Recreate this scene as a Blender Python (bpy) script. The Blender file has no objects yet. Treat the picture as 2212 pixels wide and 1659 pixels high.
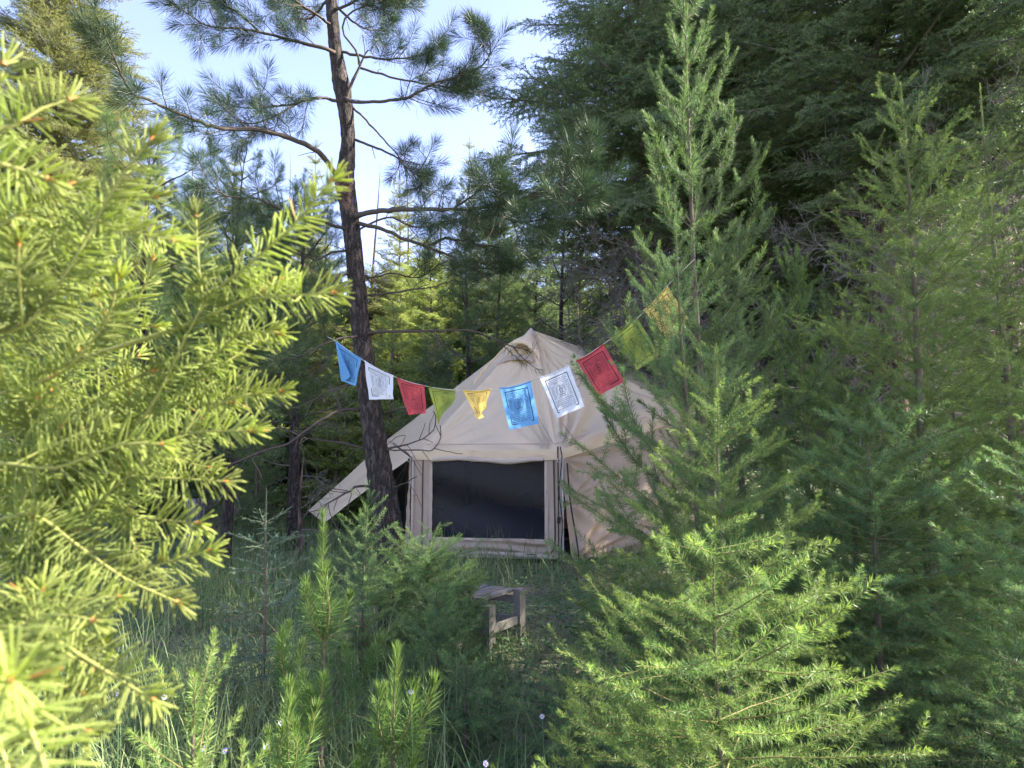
import bpy, math, random
import numpy as np
from mathutils import Vector, Matrix
random.seed(7)
R = np.random.default_rng(11)
D2R = math.radians
sc = bpy.context.scene

# ------------------------------------------------------------------ camera, sky, sun, exposure
W2, H2, FPX = 2212.0, 1659.0, 1475.0
PITCH = D2R(6.2)
CAM_Z = 1.65
cam_d = bpy.data.cameras.new('camera')
cam = bpy.data.objects.new('camera', cam_d)
sc.collection.objects.link(cam)
cam.location = (0, 0, CAM_Z)
cam.rotation_euler = (math.pi / 2 + PITCH, 0, 0)
cam_d.sensor_width = 36
cam_d.lens = FPX / W2 * 36
cam_d.clip_start = 0.02
cam_d.clip_end = 2000
cam_d.dof.use_dof = True
cam_d.dof.focus_distance = 7.0
cam_d.dof.aperture_fstop = 8
sc.camera = cam

SUN_EL, SUN_AZ = D2R(40), D2R(8)          # azimuth measured from +X towards +Y
to_sun = Vector((math.cos(SUN_EL) * math.cos(SUN_AZ), math.cos(SUN_EL) * math.sin(SUN_AZ), math.sin(SUN_EL)))
world = bpy.data.worlds.new('World')
sc.world = world
world.use_nodes = True
wn = world.node_tree
bg = wn.nodes['Background']
sky = wn.nodes.new('ShaderNodeTexSky')
sky.sky_type = 'NISHITA'
sky.sun_disc = False
sky.sun_elevation = SUN_EL
sky.sun_rotation = math.pi / 2 - SUN_AZ
sky.air_density = 0.65
sky.dust_density = 0.5
sky.ozone_density = 1.0
bg.inputs["Strength"].default_value = 0.105
wb = wn.nodes.new('ShaderNodeVectorMath'); wb.operation = 'MULTIPLY'; wb.inputs[1].default_value = (1.14, .92, .96)
wn.links.new(sky.outputs[0], wb.inputs[0]); wn.links.new(wb.outputs[0], bg.inputs['Color'])
sun_d = bpy.data.lights.new('sun', 'SUN')
sun_d.energy = 3.8
sun_d.angle = D2R(0.5)
sun_d.color = (1.0, 0.92, 0.78)
sun = bpy.data.objects.new('sun', sun_d)
sun.rotation_euler = to_sun.to_track_quat('Z', 'Y').to_euler()
sun.location = (20, 5, 20)
sc.collection.objects.link(sun)
sc.view_settings.view_transform = 'Standard'
sc.view_settings.look = 'None'
sc.view_settings.exposure = 2.95
sc.view_settings.gamma = 1
sc.view_settings.use_curve_mapping = False
sc.cycles.max_bounces = 10
sc.cycles.diffuse_bounces = 8
sc.cycles.glossy_bounces = 2
sc.cycles.transmission_bounces = 4
sc.cycles.transparent_max_bounces = 6
sc.cycles.use_denoising = True

# ------------------------------------------------------------------ helpers
def ray(u, v):
    x = (u - W2 / 2) / FPX
    z = (H2 / 2 - v) / FPX
    c, s = math.cos(PITCH), math.sin(PITCH)
    return np.array([x, c - z * s, s + z * c])

def P(u, v, Y):
    """point seen at photo position (u, v) that stands Y metres in front of the camera"""
    d = ray(u, v)
    return np.array([0, 0, CAM_Z]) + d * (Y / d[1])

def ground_z(x, y):
    x = np.asarray(x, float); y = np.asarray(y, float)
    z = 0.03 * np.sin(x * 1.3 + 0.4) * np.cos(y * 0.9) + 0.02 * np.sin(x * 2.9 + y * 2.1)
    r = np.clip((y - 45) / 60, 0, 1)
    z = z + r * r * (3 - 2 * r) * 22 * (0.8 + 0.2 * np.sin(x * 0.05 + 1)) * np.clip(1.15 - (x + 30) / 260, 0.5, 1.4)
    return z

def nrm(a):
    a = np.asarray(a, float)
    return a / np.maximum(np.linalg.norm(a, axis=-1, keepdims=True), 1e-9)

class MB:
    """collects vertices and faces for ONE mesh"""
    def __init__(self):
        self.v, self.f, self.m, self.t, self.n = [], [], [], [], 0
    def add(self, v, f, mat=0, tint=0.0):
        v = np.asarray(v, float).reshape(-1, 3)
        f = np.asarray(f, int)
        self.v.append(v)
        self.f.append(f + self.n)
        self.m.append(np.full(len(f), mat, int))
        self.t.append(np.broadcast_to(np.asarray(tint, float), (len(v),)).copy())
        self.n += len(v)
    def mesh(self, name, mats, smooth=True):
        me = bpy.data.meshes.new(name)
        V = np.concatenate(self.v)
        me.vertices.add(len(V)); me.vertices.foreach_set('co', V.ravel())
        tot = np.concatenate([np.full(len(f), f.shape[1], int) for f in self.f])
        loops = np.concatenate([f.ravel() for f in self.f])
        me.loops.add(len(loops)); me.loops.foreach_set('vertex_index', loops)
        me.polygons.add(len(tot))
        me.polygons.foreach_set('loop_start', np.concatenate([[0], np.cumsum(tot)[:-1]]))
        me.polygons.foreach_set('material_index', np.concatenate(self.m))
        me.polygons.foreach_set('use_smooth', np.full(len(tot), smooth))
        at = me.attributes.new('tint', 'FLOAT', 'POINT')
        at.data.foreach_set('value', np.concatenate(self.t))
        for m in mats:
            me.materials.append(m)
        me.update(calc_edges=True)
        me.validate()
        return me
    def build(self, name, mats, parent=None, smooth=True, loc=None):
        smooth = smooth and not getattr(self, 'flat', False)
        if not isinstance(mats, (list, tuple)):
            mats = [mats]
        return link(name, self.mesh(name, mats, smooth), parent, loc)

def link(name, data, parent=None, loc=None):
    o = bpy.data.objects.new(name, data)
    sc.collection.objects.link(o)
    if loc is not None:
        o.location = loc
    if parent is not None:
        o.parent = parent
    return o

def thing(name, label, cat, loc=(0, 0, 0), group=None):
    o = bpy.data.objects.new(name, None)
    o.empty_display_size = 0.1
    sc.collection.objects.link(o)
    o.location = loc
    return tag(o, label, cat, group)

def tag(o, label=None, cat=None, group=None, kind=None):
    if label: o['label'] = label
    if cat: o['category'] = cat
    if group: o['group'] = group
    if kind: o['kind'] = kind
    return o

def smooth_path(pts, step=0.05):
    pts = np.asarray(pts, float)
    if len(pts) == 2:
        n = max(2, int(np.linalg.norm(pts[1] - pts[0]) / step) + 1)
        t = np.linspace(0, 1, n)[:, None]
        return pts[0] * (1 - t) + pts[1] * t
    p = np.vstack([2 * pts[0] - pts[1], pts, 2 * pts[-1] - pts[-2]])
    out = []
    for i in range(1, len(p) - 2):
        n = max(2, int(np.linalg.norm(p[i + 1] - p[i]) / step))
        t = np.linspace(0, 1, n, endpoint=False)[:, None]
        a, b, c, d = p[i - 1], p[i], p[i + 1], p[i + 2]
        out.append(0.5 * (2 * b + (c - a) * t + (2 * a - 5 * b + 4 * c - d) * t ** 2 + (3 * b - a - 3 * c + d) * t ** 3))
    out.append(pts[-1:])
    return np.vstack(out)

def tube(mb, pts, rad, k=6, mat=0, tint=0.0, rough=0.0, cap=True):
    pts = np.asarray(pts, float)
    n = len(pts)
    rad = np.broadcast_to(np.asarray(rad, float), (n,)) if np.ndim(rad) == 0 or len(rad) == n else np.interp(np.linspace(0, 1, n), np.linspace(0, 1, len(rad)), rad)
    tan = nrm(np.gradient(pts, axis=0))
    ref = np.array([0, 0, 1.0]) if abs(tan[0][2]) < 0.8 else np.array([1.0, 0, 0])
    s = nrm(np.cross(tan, ref)); 
    u = np.cross(s, tan)
    a = np.linspace(0, 2 * math.pi, k, endpoint=False)
    rr = rad[:, None] * (1 + (R.normal(0, rough, (n, k)) if rough else 0))
    V = pts[:, None, :] + rr[..., None] * (np.cos(a)[None, :, None] * s[:, None, :] + np.sin(a)[None, :, None] * u[:, None, :])
    i = np.arange(n - 1)[:, None]; j = np.arange(k)[None, :]
    f = np.stack([i * k + j, i * k + (j + 1) % k, (i + 1) * k + (j + 1) % k, (i + 1) * k + j], -1).reshape(-1, 4)
    mb.add(V.reshape(-1, 3), f, mat, tint)
    if cap and k > 2:
        for ring, off in ((V[0], 1), (V[-1], 0)):
            c = ring.mean(0)
            idx = np.arange(k)
            ff = np.stack([idx, (idx + 1) % k, np.full(k, k)], -1)
            if off: ff = ff[:, ::-1]
            mb.add(np.vstack([ring, c]), ff, mat, tint)

def box(mb, c, size, rot=None, mat=0, tint=0.0, taper=None):
    mb.flat = True
    x, y, z = [q / 2 for q in size]
    v = np.array([[i, j, k] for k in (-z, z) for j in (-y, y) for i in (-x, x)], float)
    if rot is not None:
        v = v @ np.array(rot).T
    v = v + np.asarray(c, float)
    f = [[0, 2, 3, 1], [4, 5, 7, 6], [0, 1, 5, 4], [2, 6, 7, 3], [0, 4, 6, 2], [1, 3, 7, 5]]
    mb.add(v, f, mat, tint)

def rotz(a):
    return np.array([[math.cos(a), -math.sin(a), 0], [math.sin(a), math.cos(a), 0], [0, 0, 1]])

def kite_needles(mb, b, d, L, w, mat=1, tint=0.0, bend=0.06):
    """one folded kite per needle"""
    n = len(b)
    L = np.broadcast_to(L, (n,))[:, None]
    side = nrm(np.cross(d, R.normal(size=(n, 3))))
    up = np.cross(side, d)
    bd = up * L * R.normal(0, bend, (n, 1))
    m = b + d * L * 0.42 + bd
    t = b + d * L
    V = np.stack([b, m - side * w / 2, t, m + side * w / 2], 1).reshape(-1, 3)
    f = np.arange(n * 4).reshape(n, 4)
    mb.add(V, f, mat, np.repeat(np.broadcast_to(tint, (n,)), 4))

def blade_needles(mb, b, d, L, w, mat=1, tint=0.0, bend=0.10):
    """thick needles with a keel and a blunt tip, for the ones right in front of the camera"""
    n = len(b)
    L = np.broadcast_to(L, (n,))[:, None]
    side = nrm(np.cross(d, R.normal(size=(n, 3))))
    up = np.cross(side, d)
    bd = R.normal(0, bend, (n, 1)) * L
    st, wd = [0, 0.15, 0.55, 0.9, 1.0], [0.45, 0.9, 1.0, 0.85, 0.25]
    rows = []
    for s, q in zip(st, wd):
        c = b + d * L * s + up * bd * (s * s)
        h = side * w * 0.5 * q
        k = up * w * 0.32 * q
        rows += [c - h, c + k, c + h, c - k * 0.6]
    V = np.stack(rows, 1).reshape(-1, 3)
    f = []
    for i in range(4):
        for j in range(4):
            f.append([i * 4 + j, i * 4 + (j + 1) % 4, i * 4 + 4 + (j + 1) % 4, i * 4 + 4 + j])
    f.append([16, 17, 18, 19])
    f = np.array(f)
    F = (np.arange(n)[:, None, None] * 20 + f[None]).reshape(-1, 4)
    mb.add(V, F, mat, np.repeat(np.broadcast_to(tint, (n,)), 20))

def along(pts, n, t0=0.0, t1=1.0, jitter=True):
    seg = np.linalg.norm(np.diff(pts, axis=0), axis=1)
    cum = np.concatenate([[0], np.cumsum(seg)])
    s = np.linspace(t0, t1, n) + (R.uniform(-.5, .5, n) / max(n, 1) * (t1 - t0) if jitter else 0)
    s = np.clip(s, 0, 1)
    q = s * cum[-1]
    pos = np.stack([np.interp(q, cum, pts[:, i]) for i in range(3)], -1)
    g = nrm(np.gradient(pts, axis=0))
    tn = nrm(np.stack([np.interp(q, cum, g[:, i]) for i in range(3)], -1))
    return pos, tn, s

def dress(mb, pts, dens, nl, nw, ang=(62, 30), t0=0.0, flat=0.0, mat=1, tint=(0.2, 1.0), fn=kite_needles, upb=0.0, fan=True):
    """needles all round a shoot; ang: degrees off the axis at the base and at the tip"""
    Ls = np.linalg.norm(np.diff(pts, axis=0), axis=1).sum() * (1 - t0)
    n = max(4, int(dens * Ls))
    pos, tn, s = along(pts, n, t0, 1.0)
    r = R.normal(size=(n, 3))
    if flat:
        r[:, 2] *= (1 - flat)
    r = r - (r * tn).sum(1, keepdims=True) * tn
    r = nrm(r)
    ss = (s - t0) / (1 - t0)
    a = np.radians(ang[0] + (ang[1] - ang[0]) * ss ** 3 + R.normal(0, 9, n))
    d = nrm(tn * np.cos(a)[:, None] + r * np.sin(a)[:, None] + np.array([0, 0, upb]))
    L = nl * R.uniform(0.75, 1.1, n) * (1 - 0.25 * ss ** 6)
    fn(mb, pos, d, L, nw, mat, tint[0] + (tint[1] - tint[0]) * ss ** 2 + R.normal(0, .08, n))
    if fan:
        m = max(6, int(nl * 300))
        a = np.radians(R.uniform(3, 40, m)); tt = tn[-1]
        r = R.normal(size=(m, 3)); r = nrm(r - (r @ tt)[:, None] * tt)
        d = nrm(tt * np.cos(a)[:, None] + r * np.sin(a)[:, None])
        fn(mb, np.repeat(pts[-1:], m, 0), d, nl * R.uniform(.6, .85, m), nw, mat, tint[1])

# ------------------------------------------------------------------ materials
def newmat(name):
    m = bpy.data.materials.new(name)
    m.use_nodes = True
    nt = m.node_tree
    return m, nt, nt.nodes['Principled BSDF'], nt.nodes['Material Output']

def N(nt, kind, **kw):
    n = nt.nodes.new(kind)
    for k, v in kw.items():
        if k in n.inputs: n.inputs[k].default_value = v
        else: setattr(n, k, v)
    return n

def mixc(nt, fac, a, b):
    n = nt.nodes.new('ShaderNodeMix'); n.data_type = 'RGBA'
    for sock, val in ((0, fac), (6, a), (7, b)):
        if hasattr(val, 'is_output'): nt.links.new(val, n.inputs[sock])
        else: n.inputs[sock].default_value = (*val, 1) if sock else val
    return n.outputs[2]

def needle_mat(name, a, b, tip, transl=0.35, tcol=None, rough=0.45):
    m, nt, bs, out = newmat(name)
    oi = N(nt, 'ShaderNodeObjectInfo')
    base = mixc(nt, oi.outputs['Random'], a, b)
    at = N(nt, 'ShaderNodeAttribute', attribute_name='tint')
    cl = N(nt, 'ShaderNodeClamp'); nt.links.new(at.outputs['Fac'], cl.inputs[0])
    col = mixc(nt, cl.outputs[0], base, tip)
    tc = N(nt, 'ShaderNodeTexCoord')
    no = N(nt, 'ShaderNodeTexNoise', Scale=9.0); nt.links.new(tc.outputs['Object'], no.inputs['Vector'])
    hs = N(nt, 'ShaderNodeHueSaturation')
    mr = N(nt, 'ShaderNodeMapRange'); nt.links.new(no.outputs[0], mr.inputs[0])
    mr.inputs[1].default_value = .3; mr.inputs[2].default_value = .7; mr.inputs[3].default_value = .65; mr.inputs[4].default_value = 1.4
    nt.links.new(mr.outputs[0], hs.inputs['Value']); nt.links.new(col, hs.inputs['Color'])
    nt.links.new(hs.outputs[0], bs.inputs['Base Color'])
    bs.inputs['Roughness'].default_value = rough
    bs.inputs['Specular IOR Level'].default_value = 0.2
    tr = N(nt, 'ShaderNodeBsdfTranslucent')
    h2 = N(nt, 'ShaderNodeHueSaturation', Saturation=1.15, Value=1.5); nt.links.new(hs.outputs[0], h2.inputs['Color'])
    nt.links.new(h2.outputs[0], tr.inputs['Color'])
    mx = N(nt, 'ShaderNodeMixShader'); mx.inputs[0].default_value = transl
    nt.links.new(bs.outputs[0], mx.inputs[1]); nt.links.new(tr.outputs[0], mx.inputs[2]); nt.links.new(mx.outputs[0], out.inputs[0])
    return m

def bark_mat(name, a, b, scale=18, bump=0.6, stretch=0.25):
    m, nt, bs, out = newmat(name)
    tc = N(nt, 'ShaderNodeTexCoord')
    mp = N(nt, 'ShaderNodeMapping'); mp.inputs['Scale'].default_value = (1, 1, stretch)
    nt.links.new(tc.outputs['Object'], mp.inputs['Vector'])
    vo = N(nt, 'ShaderNodeTexVoronoi', Scale=scale); vo.feature = 'DISTANCE_TO_EDGE'
    no = N(nt, 'ShaderNodeTexNoise', Scale=scale * 2.5, Detail=6)
    nt.links.new(mp.outputs[0], no.inputs['Vector'])
    ad = N(nt, 'ShaderNodeVectorMath'); ad.operation = 'MULTIPLY_ADD'
    nt.links.new(no.outputs['Color'], ad.inputs[0]); ad.inputs[1].default_value = (.08, .08, .08); nt.links.new(mp.outputs[0], ad.inputs[2])
    nt.links.new(ad.outputs[0], vo.inputs['Vector'])
    rp = N(nt, 'ShaderNodeValToRGB'); rp.color_ramp.elements[0].position = .0; rp.color_ramp.elements[1].position = .22
    rp.color_ramp.elements[0].color = (*[c * .25 for c in a], 1); rp.color_ramp.elements[1].color = (1, 1, 1, 1)
    nt.links.new(vo.outputs[0], rp.inputs[0])
    c = mixc(nt, no.outputs[0], a, b)
    mm = nt.nodes.new('ShaderNodeMix'); mm.data_type = 'RGBA'; mm.blend_type = 'MULTIPLY'; mm.inputs[0].default_value = .8
    nt.links.new(c, mm.inputs[6]); nt.links.new(rp.outputs[0], mm.inputs[7])
    nt.links.new(mm.outputs[2], bs.inputs['Base Color'])
    bs.inputs['Roughness'].default_value = .9
    ma = N(nt, 'ShaderNodeMath'); ma.operation = 'MULTIPLY_ADD'; nt.links.new(no.outputs[0], ma.inputs[0]); ma.inputs[1].default_value = .3
    nt.links.new(rp.outputs[0], ma.inputs[2])
    bp = N(nt, 'ShaderNodeBump', Strength=bump, Distance=.02); nt.links.new(ma.outputs[0], bp.inputs['Height'])
    nt.links.new(bp.outputs[0], bs.inputs['Normal'])
    return m

def plain_mat(name, col, rough=.7, noise=0.15, scale=20, bump=0.0, transl=0.0, spec=.3):
    m, nt, bs, out = newmat(name)
    tc = N(nt, 'ShaderNodeTexCoord')
    no = N(nt, 'ShaderNodeTexNoise', Scale=scale, Detail=5); nt.links.new(tc.outputs['Object'], no.inputs['Vector'])
    c = mixc(nt, no.outputs[0], [x * (1 - noise) for x in col], [min(1, x * (1 + noise)) for x in col])
    nt.links.new(c, bs.inputs['Base Color'])
    bs.inputs['Roughness'].default_value = rough
    bs.inputs['Specular IOR Level'].default_value = spec
    if bump:
        bp = N(nt, 'ShaderNodeBump', Strength=bump, Distance=.01); nt.links.new(no.outputs[0], bp.inputs['Height'])
        nt.links.new(bp.outputs[0], bs.inputs['Normal'])
    if transl:
        tr = N(nt, 'ShaderNodeBsdfTranslucent'); nt.links.new(c, tr.inputs['Color'])
        mx = N(nt, 'ShaderNodeMixShader'); mx.inputs[0].default_value = transl
        nt.links.new(bs.outputs[0], mx.inputs[1]); nt.links.new(tr.outputs[0], mx.inputs[2]); nt.links.new(mx.outputs[0], out.inputs[0])
    return m

M = {}
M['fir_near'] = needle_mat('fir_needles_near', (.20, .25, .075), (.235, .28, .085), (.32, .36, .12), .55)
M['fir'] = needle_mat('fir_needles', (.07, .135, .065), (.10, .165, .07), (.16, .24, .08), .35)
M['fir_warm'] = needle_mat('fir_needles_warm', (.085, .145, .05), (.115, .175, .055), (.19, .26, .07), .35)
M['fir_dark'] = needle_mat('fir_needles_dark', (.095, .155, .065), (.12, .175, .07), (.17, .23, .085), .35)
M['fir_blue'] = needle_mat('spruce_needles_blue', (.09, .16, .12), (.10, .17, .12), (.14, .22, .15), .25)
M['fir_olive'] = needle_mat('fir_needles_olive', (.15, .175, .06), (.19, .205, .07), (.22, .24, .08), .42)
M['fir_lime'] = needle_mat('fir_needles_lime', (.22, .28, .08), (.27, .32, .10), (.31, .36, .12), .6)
M['pine'] = needle_mat('pine_needles', (.028, .05, .028), (.036, .062, .030), (.05, .08, .035), .15, rough=.4)
M['pine_mid'] = needle_mat('pine_needles_mid', (.075, .125, .05), (.09, .145, .055), (.12, .175, .06), .3, rough=.6)
M['pine_young'] = needle_mat('pine_needles_young', (.075, .14, .04), (.095, .16, .045), (.14, .21, .055), .3)
M['bark'] = bark_mat('pine_bark', (.04, .03, .025), (.09, .068, .056), 20, .9)
M['bark_red'] = bark_mat('fir_bark_red_brown', (.09, .05, .04), (.17, .11, .09), 9, .9)
M['twig'] = plain_mat('twig_bark', (.11, .085, .06), .85, .3, 40)
M['twig_dark'] = plain_mat('branch_bark_dark', (.07, .055, .045), .85, .3, 40)
M['twig_green'] = plain_mat('green_twig', (.14, .12, .045), .7, .25, 40)
M['twig_grey'] = plain_mat('dead_twig_grey', (.16, .145, .125), .9, .3, 30)
M['twig_pale'] = plain_mat('dead_twig_pale', (.22, .20, .175), .9, .3, 30)
M['bud'] = plain_mat('bud_orange', (.42, .17, .05), .5, .2, 60)
M['canvas'] = None

# ------------------------------------------------------------------ ground
def ground():
    xs = np.concatenate([np.linspace(-220, -30, 26), np.linspace(-28, 28, 180), np.linspace(30, 220, 26)])
    ys = np.concatenate([np.linspace(-60, -3, 10), np.linspace(-2, 30, 140), np.linspace(31, 260, 90)])
    X, Y = np.meshgrid(xs, ys)
    Z = ground_z(X, Y) + 0.012 * R.normal(size=X.shape) * (np.abs(Y - 12) < 18)
    mb = MB()
    nx, ny = len(xs), len(ys)
    i = np.arange(ny - 1)[:, None]; j = np.arange(nx - 1)[None]
    f = np.stack([i * nx + j, i * nx + j + 1, (i + 1) * nx + j + 1, (i + 1) * nx + j], -1).reshape(-1, 4)
    mb.add(np.stack([X, Y, Z], -1).reshape(-1, 3), f)
    m, nt, bs, out = newmat('forest_floor')
    tc = N(nt, 'ShaderNodeTexCoord')
    n1 = N(nt, 'ShaderNodeTexNoise', Scale=.55, Detail=6); n2 = N(nt, 'ShaderNodeTexNoise', Scale=14, Detail=8)
    n3 = N(nt, 'ShaderNodeTexVoronoi', Scale=26)
    for n in (n1, n2, n3): nt.links.new(tc.outputs['Object'], n.inputs['Vector'])
    c1 = mixc(nt, n2.outputs[0], (.07, .10, .04), (.17, .23, .10))
    c2 = mixc(nt, n2.outputs[0], (.09, .075, .05), (.27, .23, .15))
    rp = N(nt, 'ShaderNodeValToRGB'); rp.color_ramp.elements[0].position = .47; rp.color_ramp.elements[1].position = .6
    nt.links.new(n1.outputs[0], rp.inputs[0])
    nt.links.new(mixc(nt, rp.outputs[0], c1, c2), bs.inputs['Base Color'])
    bs.inputs['Roughness'].default_value = .95
    bp = N(nt, 'ShaderNodeBump', Strength=.8, Distance=.03); nt.links.new(n3.outputs[0], bp.inputs['Height']); nt.links.new(bp.outputs[0], bs.inputs['Normal'])
    o = mb.build('ground', m)
    tag(o, 'forest floor of green plants, soil and dry litter rising to a far hillside', kind='structure')
ground()

# ------------------------------------------------------------------ tent
def canvas_mat(name, col, transl=.12):
    m, nt, bs, out = newmat(name)
    tc = N(nt, 'ShaderNodeTexCoord')
    no = N(nt, 'ShaderNodeTexNoise', Scale=1.3, Detail=5); nt.links.new(tc.outputs['Object'], no.inputs['Vector'])
    n2 = N(nt, 'ShaderNodeTexNoise', Scale=7, Detail=4); nt.links.new(tc.outputs['Object'], n2.inputs['Vector'])
    c = mixc(nt, no.outputs[0], [x * .88 for x in col], [min(.93, x * 1.06) for x in col])
    n3 = N(nt, 'ShaderNodeTexNoise', Scale=2.6, Detail=7); nt.links.new(tc.outputs['Object'], n3.inputs['Vector'])
    rp = N(nt, 'ShaderNodeValToRGB'); rp.color_ramp.elements[0].position = .60; rp.color_ramp.elements[1].position = .74
    rp.color_ramp.elements[1].color = (.4, .4, .4, 1); nt.links.new(n3.outputs[0], rp.inputs[0])
    c = mixc(nt, rp.outputs[0], c, [x * .62 for x in col])     # damp stains
    nt.links.new(c, bs.inputs['Base Color'])
    bs.inputs['Roughness'].default_value = .8
    bs.inputs['Specular IOR Level'].default_value = .2
    bp = N(nt, 'ShaderNodeBump', Strength=.35, Distance=.03); nt.links.new(n2.outputs[0], bp.inputs['Height']); nt.links.new(bp.outputs[0], bs.inputs['Normal'])
    tr = N(nt, 'ShaderNodeBsdfTranslucent'); nt.links.new(c, tr.inputs['Color'])
    mx = N(nt, 'ShaderNodeMixShader'); mx.inputs[0].default_value = transl
    nt.links.new(bs.outputs[0], mx.inputs[1]); nt.links.new(tr.outputs[0], mx.inputs[2]); nt.links.new(mx.outputs[0], out.inputs[0])
    return m
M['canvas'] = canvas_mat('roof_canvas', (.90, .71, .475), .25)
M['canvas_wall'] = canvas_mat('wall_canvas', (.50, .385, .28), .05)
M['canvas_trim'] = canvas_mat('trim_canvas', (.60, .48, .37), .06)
M['zip'] = plain_mat('black_zip', (.012, .012, .014), .5)
M['rope'] = plain_mat('dark_rope', (.035, .03, .03), .8)
M['metal'] = plain_mat('pale_metal', (.5, .5, .48), .35)
M['navy'] = plain_mat('navy_blanket', (.012, .016, .045), .8, .3, 6)
M['orange'] = plain_mat('orange_webbing', (.75, .2, .04), .6)

def screen_mat():
    m, nt, bs, out = newmat('dark_mesh_screen')
    bs.inputs['Base Color'].default_value = (.004, .005, .010, 1)
    bs.inputs['Roughness'].default_value = .38
    bs.inputs['Specular IOR Level'].default_value = .25
    tr = N(nt, 'ShaderNodeBsdfTransparent')
    mx = N(nt, 'ShaderNodeMixShader'); mx.inputs[0].default_value = .2
    nt.links.new(bs.outputs[0], mx.inputs[1]); nt.links.new(tr.outputs[0], mx.inputs[2]); nt.links.new(mx.outputs[0], out.inputs[0])
    return m
M['screen'] = screen_mat()

FL_e, FR_e = P(893, 989, 11.55), P(1207, 989, 11.1)
R_e, BR_e = P(1500, 896, 13.3), P(1500, 836, 15.7)
L_e, BL_e = P(836, 950, 14.2), P(1010, 940, 16.4)
PK = P(1147, 712, 13.6)
def down(p, z=0.02, dx=0, dy=0):
    return np.array([p[0] + dx, p[1] + dy, z])
FL_b, FR_b = down(FL_e, dx=-.04), down(FR_e, dx=.06)
R_b, BR_b, L_b, BL_b = down(R_e), down(BR_e), down(L_e), down(BL_e)
tent = thing('canvas_tent', 'beige six-sided canvas bell tent with dark mesh window and awning pegged to the left', 'tent', (0, 0, 0))

def wr(u, v, corners, amp=.02, fr=9, sag=0.0, seed=0):
    """folds that radiate from pulled corners (in panel coordinates) plus a soft sag"""
    z = np.zeros_like(u)
    for (cu, cv, k) in corners:
        du, dv = u - cu, v - cv
        r = np.sqrt(du * du + dv * dv) + 1e-4
        a = np.arctan2(dv, du)
        z += k * amp * np.sin(a * fr * (1.3 if k > 1 else 1) + seed + 2.3 * np.sin(a * 3.1 + seed) + r * 2) * np.exp(-r * 2.6) * np.clip(r * 9, 0, 1)
    z += amp * .25 * np.sin(u * 11 + v * 5 + seed) * np.sin(v * 4 + seed * 2)
    return z - sag * np.sin(np.pi * u) * np.sin(np.pi * v)

def panel(name, c00, c10, c11, c01, fn=None, nu=70, nv=44, mat='canvas', parent=tent, th=0.0, out=None):
    c00, c10, c11, c01 = [np.asarray(c, float) for c in (c00, c10, c11, c01)]
    u, v = np.meshgrid(np.linspace(0, 1, nu), np.linspace(0, 1, nv))
    Pp = ((1 - u) * (1 - v))[..., None] * c00 + (u * (1 - v))[..., None] * c10 + (u * v)[..., None] * c11 + ((1 - u) * v)[..., None] * c01
    n = np.cross(c10 - c00, c01 - c00)
    if np.linalg.norm(n) < 1e-6: n = np.cross(c10 - c00, c11 - c00)
    n = nrm(n)
    if n @ (np.array([0, 0, 1.65]) - c00) < 0: n = -n
    if out is not None and n @ out < 0: n = -n
    if fn is not None:
        Pp = Pp + fn(u, v)[..., None] * n
    mb = MB()
    i = np.arange(nv - 1)[:, None]; j = np.arange(nu - 1)[None]
    f = np.stack([i * nu + j, i * nu + j + 1, (i + 1) * nu + j + 1, (i + 1) * nu + j], -1).reshape(-1, 4)
    mb.add(Pp.reshape(-1, 3), f)
    return mb.build(name, M[mat], parent)

edge = lambda u, v: np.clip(np.minimum(u, 1 - u) * 12, 0, 1)
# roof: front, right, left, right-back, left-back, back
panel('roof_panel', FL_e, FR_e, PK, PK, lambda u, v: edge(u, v) * wr(u, v, [(0, 0, 1.2), (1, 0, 1.6), (.62, 1, .8)], .052, 16, .10) , mat='canvas')
panel('roof_panel', FR_e, R_e, PK, PK, lambda u, v: edge(u, v) * wr(u, v, [(0, 0, 2.6), (1, 0, 1), (.2, 1, 1)], .07, 14, .08, 2), mat='canvas')
panel('roof_panel', L_e, FL_e, PK, PK, lambda u, v: edge(u, v) * wr(u, v, [(0, 0, 1), (1, 0, 1)], .02, 9, .06, 4), mat='canvas')
panel('roof_panel', R_e, BR_e, PK, PK, lambda u, v: edge(u, v) * wr(u, v, [(0, 0, 1)], .02, 9, .05, 1), mat='canvas', out=np.array([1, 0, .3]))
panel('roof_panel', BR_e, BL_e, PK, PK, None, 12, 8, out=np.array([0, 1, 0]))
panel('roof_panel', BL_e, L_e, PK, PK, None, 12, 8, out=np.array([-1, 0, 0]))
# hem hanging below the eave
for a, b in ((FL_e, FR_e), (FR_e, R_e)):
    h = panel('eave_hem', a + [0, -.035, -.035], b + [0, -.035, -.035], b + [0, -.045, .13], a + [0, -.045, .13],
              lambda u, v: .012 * np.sin(u * 40) * np.sin(v * 3) + .01 * np.sin(u * 13), 90, 6)
for (a, b, q) in ((FL_e, FR_e, PK), (FR_e, R_e, PK)):      # stitched seam a hand above the eave
    sm = MB(); k = .085
    pa, pb = a * (1 - k) + q * k, b * (1 - k) + q * k
    tube(sm, smooth_path([pa + [0, -.012, .012], (pa + pb) / 2 + [0, -.012, .012], pb + [0, -.012, .012]], .1), .006, 4); sm.build('seam', M['canvas_trim'], tent)
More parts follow.
